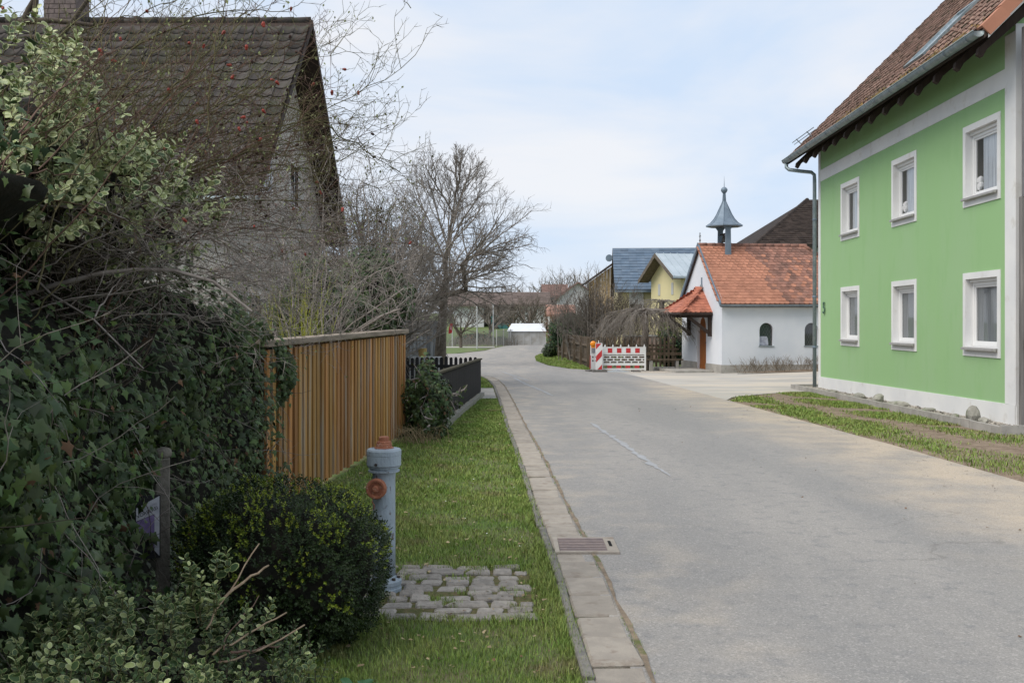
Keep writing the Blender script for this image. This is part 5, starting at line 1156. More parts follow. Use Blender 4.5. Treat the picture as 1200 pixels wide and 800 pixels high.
for x, r_ in ((-.6, .75), (1.0, .48)):
    for y in (-.85, .6): MB().lathe([(r_ * .5, 0), (r_, .02), (r_, .23), (r_ * .5, .25)], 18, axis='y', c=(x, y + .25, r_)).build('wheel', MT['dark'], tc_)
MB().box(1.15, 1.5, -.5, .5, .6, 1.5).build('front_weight', MT['yellow_paint'], tc_)
# small greenhouse
gx0, gx1, GY = ax(596, 80), ax(640, 80), 80.5
gh = thing('greenhouse', 'small garden greenhouse with bright white roof at the road bend', 'greenhouse', (gx0, GY + 1, 0)); gW = gx1 - gx0; zE = az(388, 81); zR = az(379, 82)
MB().prism([(-.15, -.1, zE), (gW + .1, -.1, zE), (gW - .15, 1.3, zR), (.25, 1.3, zR)], (0, 0, -.03)).prism([(-.15, 2.7, zE), (gW + .1, 2.7, zE), (gW - .15, 1.3, zR), (.25, 1.3, zR)], (0, 0, -.03)).build('roof_sheet', MT['greenhouse_film'], gh)
MB().box(0, gW, 0, 2.6, -.5, zE - .035).build('side_panes', MT['greenhouse_side'], gh)
for i in range(6): MB().box(i * gW / 5 - .03, i * gW / 5 + .03, -.03, -.001, -.5, zE - .04).build('frame_bar', MT['far_grey'], gh)
# brown barn roof behind the chapel
dr = thing('dark_barn', 'large barn with dark brown tiled roof behind the chapel', 'barn', (ax(884, 56), 56, 0)); dz0 = az(287, 56)
xr, yr, zr2 = ax(946, 62) - ax(884, 56), 6, az(234, 62)
MB().box(.4, 26, .4, 14, -1, dz0 - .1).build('wall', MT['far_grey'], dr)
dq = MB(); dq.prism([(0, 0, dz0), (27, 0, dz0), (27, yr, zr2 + .2), (xr, yr, zr2)], (0, 0, -.15)).prism([(0, 0, dz0), (xr, yr, zr2), (0, 2 * yr, dz0)], (0, 0, -.15)).prism([(0, 2 * yr, dz0), (xr, yr, zr2), (27, yr, zr2 + .2), (27, 2 * yr, dz0)], (0, 0, -.15)); dro = dq.build('roof', MT['tile_far_brown'], dr)
S5 = Vector((0, yr, zr2 - dz0)); H5 = S5.length
far_tiles(dro, (0, 0, dz0 + .02), (1, 0, 0), S5.normalized(), 18, H5, .30, .30, MT['tile_far_brown'], clip=lambda u, v: u > v / H5 * xr + .1)
for i in range(16):
    p = Vector((0, 0, dz0)).lerp(Vector((xr, yr, zr2)), i / 16); q = Vector((0, 0, dz0)).lerp(Vector((xr, yr, zr2)), (i + 1.05) / 16); MB().tube([p, q], .12, 6).build('hip_tile', MT['tile_far_brown'], dro)
# pinkish wall behind the brown fence
pw = thing('garden_wall', 'low pinkish wall with dark coping behind the brown picket fence', 'wall', (ax(733, 48), 48, 0)); Lp = ax(800, 48) - ax(733, 48)
MB().box(0, Lp, 0, .25, -.5, az(394, 48)).build('wall_body', MT['pink_wall'], pw); MB().box(-.05, Lp, -.05, .3, az(394, 48) + .002, az(392.5, 48)).build('coping', MT['far_grey'], pw)
# posts and yard things on the left
for px, Y, h, lab in ((559, 70, 2.6, 'thin grey pole on the lawn before the wire fence'), (578, 79, 2.9, 'thin pole beside the far garden, right of the other')):
    o = MB().tube([(0, 0, -.4), (0, 0, h)], .045, 8).lathe([(.06, h), (.02, h + .04)], 8).build('pole', MT['far_grey'], None, loc=(ax(px, Y), Y, 0)); tag(o, lab, 'pole')
tb = thing('tree_sign', 'slanted red and pink panel hanging on the fruit tree trunk', 'sign', (ax(527.5, 27.4), 27.4, az(391, 27.4)), 0)
MB().prism([(-.045, 0, 0), (.05, 0, .02), (.075, 0, .27), (-.0, 0, .29), (-.035, 0, .14)], (0, .015, 0)).build('panel', MT['red_plastic'], tb)
MB().prism([(.0, -.003, .12), (.045, -.003, .10), (.045, -.003, .20), (.0, -.003, .22)], (0, .002, 0)).build('patch', mat('pink_print', (.6, .35, .4), rough=.6), tb)
sd_ = thing('garden_shed', 'low grey plank shed in the garden behind the black fence', 'shed', (ax(476, 31), 31, 0)); wS = ax(512, 31) - ax(476, 31)
for i in range(9): MB().box(i * wS / 9 + .006, (i + 1) * wS / 9 - .006, 0, .03, -.4, az(377, 31)).build('plank', mat('shed_grey', (.17, .19, .22), (.12, .135, .16), scale=9, rough=.95, stretch=(1, 1, .1), isl=.3) if 'shed_grey' not in bpy.data.materials else bpy.data.materials['shed_grey'], sd_)
MB().box(-.05, wS + .05, .031, 1.6, -.4, az(376, 31)).build('shed_body', bpy.data.materials['shed_grey'], sd_)
tbx = thing('garden_table', 'pale grey garden table beside the shed behind the black fence', 'table', (ax(500, 26), 26, g(-2, 26)))
MB().box(-.38, .38, -.3, .3, .78, .84).build('table_top', MT['far_grey'], tbx)
for x in (-.34, .3):
    for y in (-.26, .22): MB().box(x, x + .04, y, y + .04, 0, .78).build('leg', MT['far_grey'], tbx)
o = MB().lathe([(.09, 0), (.12, .2), (.13, .22)], 12).build('flower_pot', mat('ochre_pot', (.42, .30, .12), rough=.8), None, loc=(ax(495, 26), 26, g(-2, 26) + .84)); tag(o, 'ochre plant pot standing on the grey garden table', 'pot')
# ================================================================== PLANTS
def tri_tpl(V, F_): return (V, F_, [0] * len(F_))
_o = [(0, 0), (-.22, .30), (.06, .30), (.22, .55), (.45, .27), (1, 0), (.45, -.27), (.22, -.55), (.06, -.30), (-.22, -.30)]
ivy_tpl = ([(x - .2, y * .95, -.22 * abs(y) - .12 * x * x) for x, y in _o] + [(.1, 0, .03)], [(i, (i + 1) % 10, 10) for i in range(10)], [0] * 10)
_a = [i * math.pi / 4 for i in range(8)]
oval = ([(.5 + .5 * math.cos(a), .38 * math.sin(a), .10 * abs(math.sin(a))) for a in _a] + [(.47 + .39 * math.cos(a + .2), .27 * math.sin(a + .2), .07 * abs(math.sin(a))) for a in _a] + [(.45, 0, .0)],
        [(i, (i + 1) % 8, 8 + i) for i in range(8)] + [((i + 1) % 8, 8 + (i + 1) % 8, 8 + i) for i in range(8)] + [(8 + i, 8 + (i + 1) % 8, 16) for i in range(8)], [1] * 16 + [0] * 8)
small_leaf = ([(0, 0, 0), (.5, .30, .07), (1, 0, 0), (.5, -.30, .07)], [(0, 1, 2), (0, 2, 3)], [0, 0])
CAMP = np.array([0, 0, EYE])
def tpl_mesh(name, tpl, mats):
    return np_mesh(name, np.array(tpl[0]), np.array(tpl[1]), mats, np.array(tpl[2]))
def leaves(parent, tpl, P, M3, mats, single, name='leaf', mass='foliage', mat_off=None):
    d = np.linalg.norm(P - CAMP, axis=1)
    vis = (np.abs(P[:, 0] / np.maximum(P[:, 1], .1)) < .53) & ((P[:, 2] - EYE) / P[:, 1] < .34) & ((P[:, 2] - EYE) / P[:, 1] > -.38)
    if single:
        size = np.linalg.norm(M3[:, :, 0], axis=1) / d * np.clip(M3[:, 1, 2] * -1 / np.linalg.norm(M3[:, :, 2], axis=1), .1, 1) * vis
        front = np.argsort(-(size + (P[:, 0] * .002)))[:single * 3]
        front = rng.choice(front, single, replace=False) if len(front) > single else front
    else: front = np.array([], int)
    off = np.array(parent.location); mes = {}
    for i in front:
        k = 0 if mat_off is None else int(mat_off[i])
        if k not in mes: mes[k] = np_mesh(name, np.array(tpl[0]), np.array(tpl[1]), mats, np.array(tpl[2]) + k)
        m = M3[i]; p = P[i] - off
        link(name, mes[k], parent, matrix=Matrix(((*m[0], p[0]), (*m[1], p[1]), (*m[2], p[2]), (0, 0, 0, 1))))
    keep = np.ones(len(P), bool); keep[front] = False
    return scatter(mass, tpl, P[keep], M3[keep], mats, parent, None if mat_off is None else np.asarray(mat_off)[keep], kind='stuff')

oval2 = ([(.5 + .5 * math.cos(a), .37 * math.sin(a), .10 * abs(math.sin(a))) for a in _a] + [(.48 + .445 * math.cos(a + .1), .315 * math.sin(a + .1), .085 * abs(math.sin(a))) for a in _a] + [(.45, 0, .0)], oval[1], oval[2])
def keep(lines, f):
    res = []
    for P_, r_, m_ in lines:
        n = 0
        while n < len(P_) and f(*P_[n]): n += 1
        if n >= 2: res.append((P_[:n], r_[:n], m_))
    return res
# ---- ivy hedge along the property line
Zt = itp([(2.4, 2.35), (4.5, 2.15), (5.5, 2.0), (6.5, 1.85), (7.5, 1.62), (8.3, 1.45)])
Xs = itp([(2.4, -1.52), (3, -1.6), (4, -1.76), (5, -1.92), (6, -1.97), (7, -1.95), (8.3, -1.94)])
def hs(y, t, inset=0):
    zt = Zt(y)
    if t <= 1: z = t * zt; x = Xs(y)
    else: z = zt + .12 * math.sin((t - 1) * 4); x = Xs(y) - (t - 1) * 2.0
    rec = math.exp(-((z - 1.82) / .26) ** 2) * .42 * (1 if y < 5.6 else max(0, 1 - (y - 5.6) / 1.2)) if t <= 1 else 0
    und = .07 * math.sin(y * 5 + z * 3) + .06 * math.sin(z * 7 - y * 2.2) + .05 * math.sin(y * 11 + 2) * math.sin(z * 9)
    low = .14 * math.exp(-(z / .35) ** 2) - .20 * math.exp(-((y - 5.1) / .22) ** 2 - ((z - .66) / .34) ** 2)
    return np.array([x - rec + und + low - inset, y, z - inset * .5 * (t > .9)])
def hnorm(y, t):
    e = .02; a = hs(y + e, t) - hs(y - e, t); b = hs(y, t + e) - hs(y, t - e); n = np.cross(a, b)
    n = n / (np.linalg.norm(n) + 1e-9); return n
ivy = thing('ivy_hedge', 'tall dark ivy-covered hedge left of the slatted fence', 'hedge', (-2.2, 5.4, 0))
cm = MB(); ny, nt_ = 40, 30
for j in range(nt_ + 1):
    for i in range(ny + 1): cm.v.append(tuple(hs(2.4 + 5.95 * i / ny, 1.35 * j / nt_, .16) - np.array([-2.2, 5.4, 0])))
cm.f = [(j * (ny + 1) + i, j * (ny + 1) + i + 1, (j + 1) * (ny + 1) + i + 1, (j + 1) * (ny + 1) + i) for j in range(nt_) for i in range(ny)]
k0 = len(cm.v)
for j in range(nt_ + 1): p = hs(8.35, 1.35 * j / nt_, .16) - np.array([-2.2, 5.4, 0]); cm.v.append((p[0] - 1.2, p[1], p[2]))
cm.f += [(j * (ny + 1) + ny, (j + 1) * (ny + 1) + ny, k0 + j + 1, k0 + j) for j in range(nt_)]
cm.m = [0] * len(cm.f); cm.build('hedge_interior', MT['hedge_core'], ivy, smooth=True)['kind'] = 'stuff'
P = []; Nn = []; sz = []
for k in range(17000):
    y = 2.5 * (8.32 / 2.5) ** rng.random(); t = rng.random() ** .9 * 1.12
    if t > .62 and y < 6 and rng.random() < .45: continue
    if t > .88 and y < 5.6 and rng.random() < .75: continue
    n = hnorm(y, t); n = n if n[0] > -.2 else -n
    p = hs(y, t) + n * (rng.normal(-.05, .08)); P.append(p); Nn.append(n); sz.append(.040 if y < 6 else .036)
for k in range(900):    # end face towards the fence
    t = rng.random(); q = hs(8.3, t); P.append(q + np.array([-rng.random() * .12, rng.normal(.03, .04), 0])); Nn.append(np.array([.5, -.5, .1])); sz.append(.044)
for k in range(70):
    P.append(np.array([-1.85 + rng.normal(0, .03), 5.03 + rng.normal(0, .03), rng.choice([.80, .88, .93, .50]) + rng.normal(0, .03)])); Nn.append(np.array([.2, -.9, .2])); sz.append(.040)
P = np.array(P); Nn = np.array(Nn) + np.array([.05, -.30, .30]); sz = np.array(sz)
M3 = frames(Nn, .42, tip=np.tile([.25, -.1, -.9], (len(P), 1)), tj=.5, size=1.0, sj=.38) * sz[:, None, None]
mo_ = (rng.random(len(P)) < .15).astype(int); mo_[rng.random(len(P)) < .02] = 2
leaves(ivy, ivy_tpl, P, M3, [MT['ivy'], MT['ivy_light'], MT['dead_leaf']], 300, mat_off=mo_)
# runners and dead stems on the ivy face
ln = []
for k in range(130):
    y = 2.8 + 5.3 * rng.random(); t = .15 + .85 * rng.random(); p = hs(y, t) + np.array([.02, -.02, 0])
    grow(ln, p, (.35, rng.normal(0, .8), rng.normal(-.25, .6)), .25 + .35 * rng.random(), .0028, 0, [(2, .7, .5, .22, -.03, 6), (0, .6, .4, .25, 0, 4)], int(rng.random() < .5))
polylines('stem', ln, [MT['twig_grey'], MT['bark_dark']], ivy, kind='stuff')

# ---- shoots with opposite leaves
def shoots(bases, dirs, nleaf, step, lsize, wob=.12, up=.1, tipfade=.5, jit=.35):
    """returns leaf positions, matrices and stem polylines"""
    Pl, Ml, st = [], [], []
    for b, d in zip(bases, dirs):
        p = np.array(b, float); d = unit(d); a = unit(np.cross(d, rng.normal(0, 1, 3))); pts = [p.copy()]; n = int(nleaf * (.6 + .8 * rng.random())) // 2
        for i in range(n):
            d = unit(d + rng.normal(0, wob, 3) + np.array([0, 0, up])); p = p + d * step * (1 - .3 * i / n); pts.append(p.copy())
            a = unit(np.cross(d, a)) if i % 2 == 0 else unit(np.cross(d, a)); s = lsize * (1 - tipfade * i / n) * (.75 + .5 * rng.random())
            for sg in (1, -1):
                x = unit(a * sg + d * (.35 + .5 * i / n) + rng.normal(0, jit * .6, 3)); z = unit(d + rng.normal(0, jit, 3) + np.array([0, -.15, .35])); z = unit(z - x * z.dot(x)); y_ = np.cross(z, x)
                Pl.append(p + x * .004); Ml.append(np.stack([x, y_, z], 1) * s)
        st.append((pts, np.linspace(.0022, .0009, len(pts)), 0))
    return np.array(Pl), np.array(Ml), st
ub = thing('variegated_shrub', 'cream-edged variegated shrub climbing over the top of the ivy hedge', 'shrub', (-2.2, 4.8, 1.5))
bs, ds = [], []
lob = [(-2.12, 4.75, 2.36, .42, .42, .34), (-2.35, 4.6, 2.55, .40, .4, .34), (-1.88, 4.9, 2.16, .30, .3, .20), (-2.2, 4.5, 2.16, .30, .3, .18), (-1.70, 5.0, 2.08, .20, .2, .13), (-2.45, 4.75, 2.8, .22, .2, .14)]
cnt = [110, 90, 60, 44, 24, 20]
for (cx, cy, cz_, rx, ry, rz2), n in zip(lob, cnt):
    for i in range(n):
        v = unit(rng.normal(0, 1, 3)); v[1] = -abs(v[1]) if rng.random() < .8 else v[1]; r_ = .45 + .85 * rng.random() ** .8
        bs.append((cx + rx * v[0] * r_, cy + ry * v[1] * r_, cz_ + rz2 * v[2] * r_)); ds.append(unit(v + np.array([.2, -.2, .5])))
Pl, Ml, st = shoots(bs, ds, 13, .026, .047)
leaves(ub, oval, Pl, Ml, [MT['var_green'], MT['var_cream'], MT['var_pale'], MT['var_cream']], 260, mat_off=rng.choice(3, len(Pl), p=[.42, .28, .30]))
polylines('stem', st, [MT['twig_olive']], ub, kind='stuff')
ln = []
for k in range(70): i = rng.integers(len(bs)); a = np.array([-2.3 + rng.normal(0, .12), 5.1, 1.2]); b = np.array(bs[i]); m_ = (a + b) / 2 + rng.normal(0, .08, 3); ln.append(([a, (a + m_) / 2 + rng.normal(0, .03, 3), m_, (m_ + b) / 2 + rng.normal(0, .03, 3), b], np.linspace(.008, .003, 5), 0))
polylines('branch', ln, [MT['bark_dark']], ub, kind='stuff')
core = rock('shrub_interior', 3, MT['hedge_core'], 3, .35)
for (cx, cy, cz_, rx, ry, rz2) in lob[:3]: o = link('shrub_interior', core, ub, loc=(cx + 2.2 - .05, cy - 4.8 + .28, cz_ - 1.5 - .05), scale=(rx * 1.25, ry * .9, rz2 * 1.2)); o['kind'] = 'stuff'

lb = thing('variegated_bush', 'low cream-edged variegated bush in front of the ivy, lower left', 'bush', (-1.2, 3.2, 0))
hb = lambda x: float(np.interp(x, [-2.0, -1.6, -1.3, -1.1, -.9, -.72, -.6], [.55, .62, .66, .60, .47, .36, .26]))
bs, ds = [], []
for k in range(330):
    x = rng.uniform(-1.95, -.66); y = rng.uniform(2.75, 3.85); lim = -.80 + .30 * (3.3 - y)
    if x > lim + .12: continue
    h = hb(x) * (.60 + .42 * rng.random()); bs.append((x, y, h - .12)); ds.append((rng.normal(.1, .45), rng.normal(-.35, .35), 1))
for px, py in ((222, 632), (262, 610), (252, 650), (235, 660), (140, 662), (86, 688), (192, 675), (130, 690)):
    q = at(px, py, 3.45); 
    for s in range(3): bs.append((q.x + rng.normal(0, .012), 3.45 + rng.normal(0, .02), q.z - .20)); ds.append((rng.normal(0, .08), -.05, 1))
Pl, Ml, st = shoots(bs, ds, 16, .019, .034, up=.12)
off = (rng.random(len(Pl)) < .0).astype(int)
leaves(lb, oval2, Pl, Ml, [MT['var_deep'], MT['var_pale'], MT['var_cream'], MT['var_green']], 280, mat_off=(rng.random(len(Pl)) < .24).astype(int))
polylines('stem', st, [MT['twig_olive']], lb, kind='stuff')
# plain green privet-like leaves in between
bs2 = []; ds2 = []
for k in range(520):
    x = rng.uniform(-2.0, -.75); y = rng.uniform(2.8, 4.1); h = hb(x) * (.45 + .5 * rng.random()); bs2.append((x, y, h - .1)); ds2.append((rng.normal(.1, .5), rng.normal(-.3, .4), .8))
Pl, Ml, st = shoots(bs2, ds2, 14, .018, .024)
mo2 = (rng.random(len(Pl)) < .14).astype(int)
gb_ = thing('green_bush', 'low dark green bush with yellow-green tips woven through the variegated bush', 'bush', (-1.3, 3.4, 0))
leaves(gb_, small_leaf, Pl, Ml * np.array([1.0]), [MT['ivy'], MT['ivy_light']], 0, mat_off=mo2); polylines('stem', st, [MT['bark_dark']], gb_, kind='stuff')
o = link('bush_interior', core, gb_, loc=(-.15, .35, .10), scale=(1.3, .9, .62)); o['kind'] = 'stuff'
# cut brown canes in front of the box bush
dc = thing('cut_stems', 'bare brown cut stems sticking out in front of the box bush', 'stems', (-1.0, 3.7, 0))
for (a, b, c) in (((240, 740), (262, 700), (306, 636)), ((255, 775), (300, 770), (357, 732)), ((250, 765), (290, 745), (333, 718)), ((262, 700), (285, 680), (316, 662)), ((270, 765), (300, 760), (331, 757)), ((262, 760), (262, 740), (305, 700))):
    pts = [at(*a, 3.45), at(*b, 3.6), at(*c, 3.85)]; r0 = random.uniform(.0028, .0055)
    c_ = [pts[0].lerp(pts[1], t).lerp(pts[1].lerp(pts[2], t), t) + Vector(rng.normal(0, .004, 3)) for t in np.linspace(0, 1, 9)]
    MB().tube([p - dc.location for p in c_], list(np.linspace(r0, r0 * .7, 9)), 6).build('stem', MT['twig_red'] if random.random() < .4 else mat('cane_tan', (.34, .25, .17), (.24, .17, .11), scale=20, rough=.8) if 'cane_tan' not in bpy.data.materials else bpy.data.materials['cane_tan'], dc, smooth=True)
# broad tulip-like leaves at the foot
tl = thing('tulip_leaves', 'broad pale green bulb leaves at the foot of the box bush', 'plant', (-.62, 4.2, 0))
for k in range(5):
    a = rng.uniform(-.5, 2.6); L_ = rng.uniform(.13, .2); w_ = .035; mb = MB(); d = Vector((math.cos(a), math.sin(a), 0)); s = Vector((-d.y, d.x, 0))
    for i in range(6):
        t = i / 5; c = d * (L_ * t * .8) + Vector((0, 0, L_ * (t - .7 * t * t))); ww = w_ * math.sin(math.pi * min(1, t * .9 + .1)) * .6 + .001
        mb.v += [tuple(c - s * ww + Vector((0, 0, ww * .4))), tuple(c), tuple(c + s * ww + Vector((0, 0, ww * .4)))]
    mb.f = [(3 * i, 3 * i + 1, 3 * i + 4, 3 * i + 3) for i in range(5)] + [(3 * i + 1, 3 * i + 2, 3 * i + 5, 3 * i + 4) for i in range(5)]; mb.m = [0] * 10
    mb.build('leaf', mat('bulb_leaf', (.055, .14, .055), (.045, .12, .05), rough=.5) if 'bulb_leaf' not in bpy.data.materials else bpy.data.materials['bulb_leaf'], tl, smooth=True, loc=(rng.normal(0, .03), rng.normal(0, .03), 0))

# ---- box bush
BC = np.array([-1.135, 5.03, .36]); BR = np.array([.50, .48, .415])
bxb = thing('box_bush', 'round dark green box bush with yellow-green tips beside the hydrant', 'bush', (-1.135, 5.03, 0))
bmm = bmesh.new(); bmesh.ops.create_icosphere(bmm, subdivisions=4, radius=1)
def bden(v): return 1 + .06 * math.sin(v[0] * 6 + 1) * math.sin(v[2] * 5) + .05 * math.sin(v[1] * 9 + v[0] * 4) + .03 * math.sin(v[2] * 14 + v[0] * 11)
for v in bmm.verts:
    c = np.array(v.co); v.co = Vector((BC - np.array([-1.135, 5.03, 0])) + c * BR * .86 * bden(c))
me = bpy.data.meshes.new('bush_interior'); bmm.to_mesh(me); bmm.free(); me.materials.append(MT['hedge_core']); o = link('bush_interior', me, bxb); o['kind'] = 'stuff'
PB, MBx, OB = [], [], []
def sup(v):  # slightly squared ball
    e = np.sign(v) * np.abs(v) ** .80; return e / np.linalg.norm(e) * (1 + .06 * (1 - np.max(np.abs(v))))
for k in range(6800):
    v = unit(rng.normal(0, 1, 3)); 
    if v[1] > .5 and rng.random() < .7: continue
    q = BC + sup(v) * BR * bden(v) * (.93 + .09 * rng.random()); 
    if q[2] < .0: continue
    d = unit(v + rng.normal(0, .35, 3) + np.array([0, 0, .45])); n = 9; a = unit(np.cross(d, rng.normal(0, 1, 3)))
    cl = math.sin(q[0] * 19 + 1.3 * math.sin(q[2] * 17)) + math.sin(q[1] * 21 + q[2] * 15) + .7 * math.sin(q[0] * 47 + q[2] * 31)
    tipf = (v[2] > -.35) and cl + 1.7 * v[2] > 1.0 and rng.random() < .8
    for i in range(n):
        ang = i * 2.4; r_ = a * math.cos(ang) + np.cross(d, a) * math.sin(ang); x = unit(r_ + d * (.3 + i * .12)); z = unit(d - x * d.dot(x)); y_ = np.cross(z, x)
        PB.append(q + d * (i * .0048)); MBx.append(np.stack([x, y_, z], 1) * (.0165 * (1 - .03 * i) * (.8 + .4 * rng.random()))); OB.append(1 if tipf and i >= 4 else 0)
leaves(bxb, small_leaf, np.array(PB), np.array(MBx), [MT['box_leaf'], MT['box_tip']], 0, mat_off=np.array(OB))

# ---- generic leafy mound
def mound(name, label, cat, c, r, n, size, mats, tpl=ivy_tpl, weights=None, tip=(0, 0, -.9), corem='hedge_core', coresc=.82, single=0, seed=1, up=.3, group=None, rag=1):
    c = np.array(c, float); r = np.array(r, float); t = thing(name, label, cat, (c[0], c[1], g(c[0], c[1])), group=group)
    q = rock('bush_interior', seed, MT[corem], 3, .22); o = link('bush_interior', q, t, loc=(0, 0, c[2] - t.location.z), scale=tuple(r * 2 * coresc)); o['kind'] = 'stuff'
    V = rng.normal(0, 1, (n, 3)); V /= np.linalg.norm(V, axis=1)[:, None]; dd = 1 + rag * .14 * np.sin(V[:, 0] * 5 + seed) * np.sin(V[:, 2] * 6) + rag * .10 * np.sin(V[:, 1] * 9 + V[:, 2] * 7 + seed) + (rag - 1) * .10 * np.sin(V[:, 0] * 17 + V[:, 2] * 15)
    P = c + V * r * (dd * rng.normal(.97, .07, n))[:, None]; P[:, 2] = np.maximum(P[:, 2], g(c[0], c[1]) + .01)
    M3 = frames(V + np.array([0, -.2, up]), .45, tip=np.tile(tip, (n, 1)), size=size, sj=.3)
    mo = rng.choice(len(mats), n, p=weights); leaves(t, tpl, P, M3, [MT[m] for m in mats], single, mat_off=mo); return t
mound('ivy_bush', 'dark ivy bush growing over the near end of the black fence', 'bush', (-1.17, 13.95, .42), (.27, .55, .48), 4200, .05, ['ivy', 'ivy_light', 'dead_leaf'], weights=[.80, .13, .07], seed=5, rag=2.2, coresc=.62)
mound('ivy_clump', 'low dark ivy spilling at the end of the slatted fence', 'bush', (-1.62, 14.2, .10), (.34, .45, .26), 2000, .05, ['ivy', 'ivy_light', 'dead_leaf'], weights=[.8, .14, .06], seed=8, rag=1.8, coresc=.65)
mound('ivy_tree', 'dark ivy-covered tree behind the slatted fence', 'tree', (-2.70, 17.5, 1.70), (.80, .9, 1.05), 7500, .085, ['ivy', 'ivy_light'], weights=[.9, .1], seed=9)
mound('ivy_tree', 'taller ivy-clad stump rising above the hedge near the pale house', 'tree', (-3.1, 15.5, 1.35), (.7, .7, 1.05), 3800, .08, ['ivy', 'ivy_light'], weights=[.9, .1], seed=11)
mound('evergreen_bush', 'dark rounded evergreen above the far end of the brown fence', 'bush', (3.25, 53, 1.0), (1.2, 1.1, .85), 4500, .14, ['conifer', 'ivy_light'], tpl=small_leaf, weights=[.9, .1], tip=(0, 0, .9), seed=12)
mound('box_ball', 'small clipped dark box ball at the tip of the grass bank', 'bush', (2.0, 53.2, -.02), (.36, .36, .33), 1800, .07, ['box_leaf', 'ivy_light'], tpl=small_leaf, weights=[.9, .1], seed=13)
mound('chapel_bush', 'dense green bush with yellowish top left of the chapel door', 'bush', (6.72, 41.9, .35), (.55, .5, .85), 3600, .09, ['conifer', 'ivy_light', 'box_tip'], tpl=small_leaf, weights=[.72, .18, .10], tip=(0, 0, .9), seed=14)
mound('chapel_bush', 'small yellow-leaved bush top beside the chapel wall', 'bush', (6.62, 42.3, 1.15), (.40, .4, .38), 1100, .09, ['ivy_light', 'box_tip', 'dead_leaf'], tpl=small_leaf, weights=[.4, .45, .15], tip=(0, 0, .9), seed=15)
mound('far_hedge', 'dark hedge growing at the far end of the brown fence', 'hedge', (2.9, 57.5, .4), (.8, 3.0, .85), 3500, .13, ['conifer', 'dead_leaf'], tpl=small_leaf, weights=[.8, .2], seed=16)

# ---- bare shrubs and trees
def tree(name, label, base, lines, mats, cat='tree', trunk=None, group=None, crown='crown'):
    t = thing(name, label, cat, tuple(base), group=group)
    if trunk: polylines('trunk', trunk, [MT['bark']], t)
    polylines(crown, lines, mats, t, kind='stuff'); return t
def multi(base, n, Ls, r, spec, spread=.6, mi=0, jitter=.15, lean=(0, 0)):
    out = []
    for k in range(n):
        a = rng.random() * 2 * math.pi; s = spread * math.sqrt(rng.random()); grow(out, np.array(base) + np.array([rng.normal(0, jitter), rng.normal(0, jitter), 0]), (math.cos(a) * s + lean[0], math.sin(a) * s + lean[1], 1), Ls * (.75 + .4 * rng.random()), r * (.7 + .5 * rng.random()), 0, spec, mi)
    return out
# tangled shrubs behind the slatted fence (three, one behind the other)
MINR = .0038
sp = [(7, .95, .58, .13, -.06, 10), (6, .85, .55, .17, -.03, 7), (3, .8, .5, .2, -.01, 4), (0, .7, .5, .2, 0, 3)]
tree('bare_shrub', 'tangled grey bare shrub above the slatted fence before the pale house', (-2.9, 13.2, 0), keep(multi((-2.95, 13.6, .4), 24, 3.1, .018, sp, 1.0, lean=(.12, 0)), lambda x, y, z: x < -1.30 - .1 * (z < 1.9) and (z > 1.5 or x < -1.85)), [MT['twig_grey']], 'shrub')
tree('bare_shrub', 'dense bare shrub with drooping twigs behind the far end of the slatted fence', (-2.5, 18.5, 0), keep(multi((-2.7, 18.5, .3), 22, 3.7, .022, sp, 1.0, lean=(.15, 0)), lambda x, y, z: x < -1.5 and (z > 1.2 or x < -2.1)), [MT['twig_far']], 'shrub')
tree('bare_shrub', 'brownish thicket of bare twigs behind the black fence', (-2.6, 24.5, -.2), keep(multi((-3.1, 24.8, 0), 34, 4.0, .024, sp, 1.0, lean=(.15, 0)), lambda x, y, z: x < -1.25 and (z > 1.45 or x < -2.4 or (x < -1.65 and z > .95))), [MT['twig_far']], 'shrub')
# old fruit tree with the long horizontal limb
YT = 27.5
def Lm(pts, Y=YT): return [np.array(at(px, py, Y + dy)) for px, py, dy in pts]
limb = Lm([(438, 372, 0), (455, 362, 0), (480, 354, .1), (505, 350, .2), (530, 344, .2), (546, 340, .1), (544, 324, 0), (541, 310, -.2), (548, 302, -.2), (566, 297, -.1)])
trk = [(Lm([(440, 425, 0), (438, 400, 0), (437, 380, 0), (438, 365, 0), (430, 330, .2), (425, 300, .3)]), np.linspace(.2, .09, 6), 0), (limb, np.linspace(.115, .035, len(limb)), 0)]
out = []; MINR = .005
fs = [(9, .85, .55, .12, .01, 9), (6, .8, .52, .16, .0, 6), (4, .8, .5, .2, 0, 3)]
for i in range(3, 10):
    for k in range(3):
        a = limb[i]; grow(out, a + rng.normal(0, .03, 3), (rng.normal(.45, .5), rng.normal(0, .5), rng.normal(.35, .5)), 1.55 * (.6 + .6 * rng.random()), .022, 0, fs)
for (px, py), (dx, dz) in (((548, 302), (1, .25)), ((566, 297), (1, .05)), ((545, 330), (1, .35)), ((541, 312), (.5, .9)), ((545, 335), (1, -.1)), ((566, 297), (.9, .5))):
    grow(out, np.array(at(px, py, YT)), (dx, rng.normal(0, .2), dz), 1.40, .024, 0, [(12, .75, .45, .07, .015, 10), (5, .8, .48, .16, .01, 5), (3, .7, .5, .2, 0, 3)])
for k in range(24): grow(out, Lm([(432 + rng.normal(0, 6), 350 - 40 * rng.random(), 0)])[0], (rng.normal(.45, .8), rng.normal(0, .6), rng.uniform(.2, .9)), 2.3, .028, 0, fs)
tree('apple_tree', 'old bare fruit tree with long crooked horizontal limb reaching over the verge', (ax(440, YT), YT, g(-3, YT)), keep(out, lambda x, y, z: z > 1.15), [MT['twig_far']], trunk=trk)
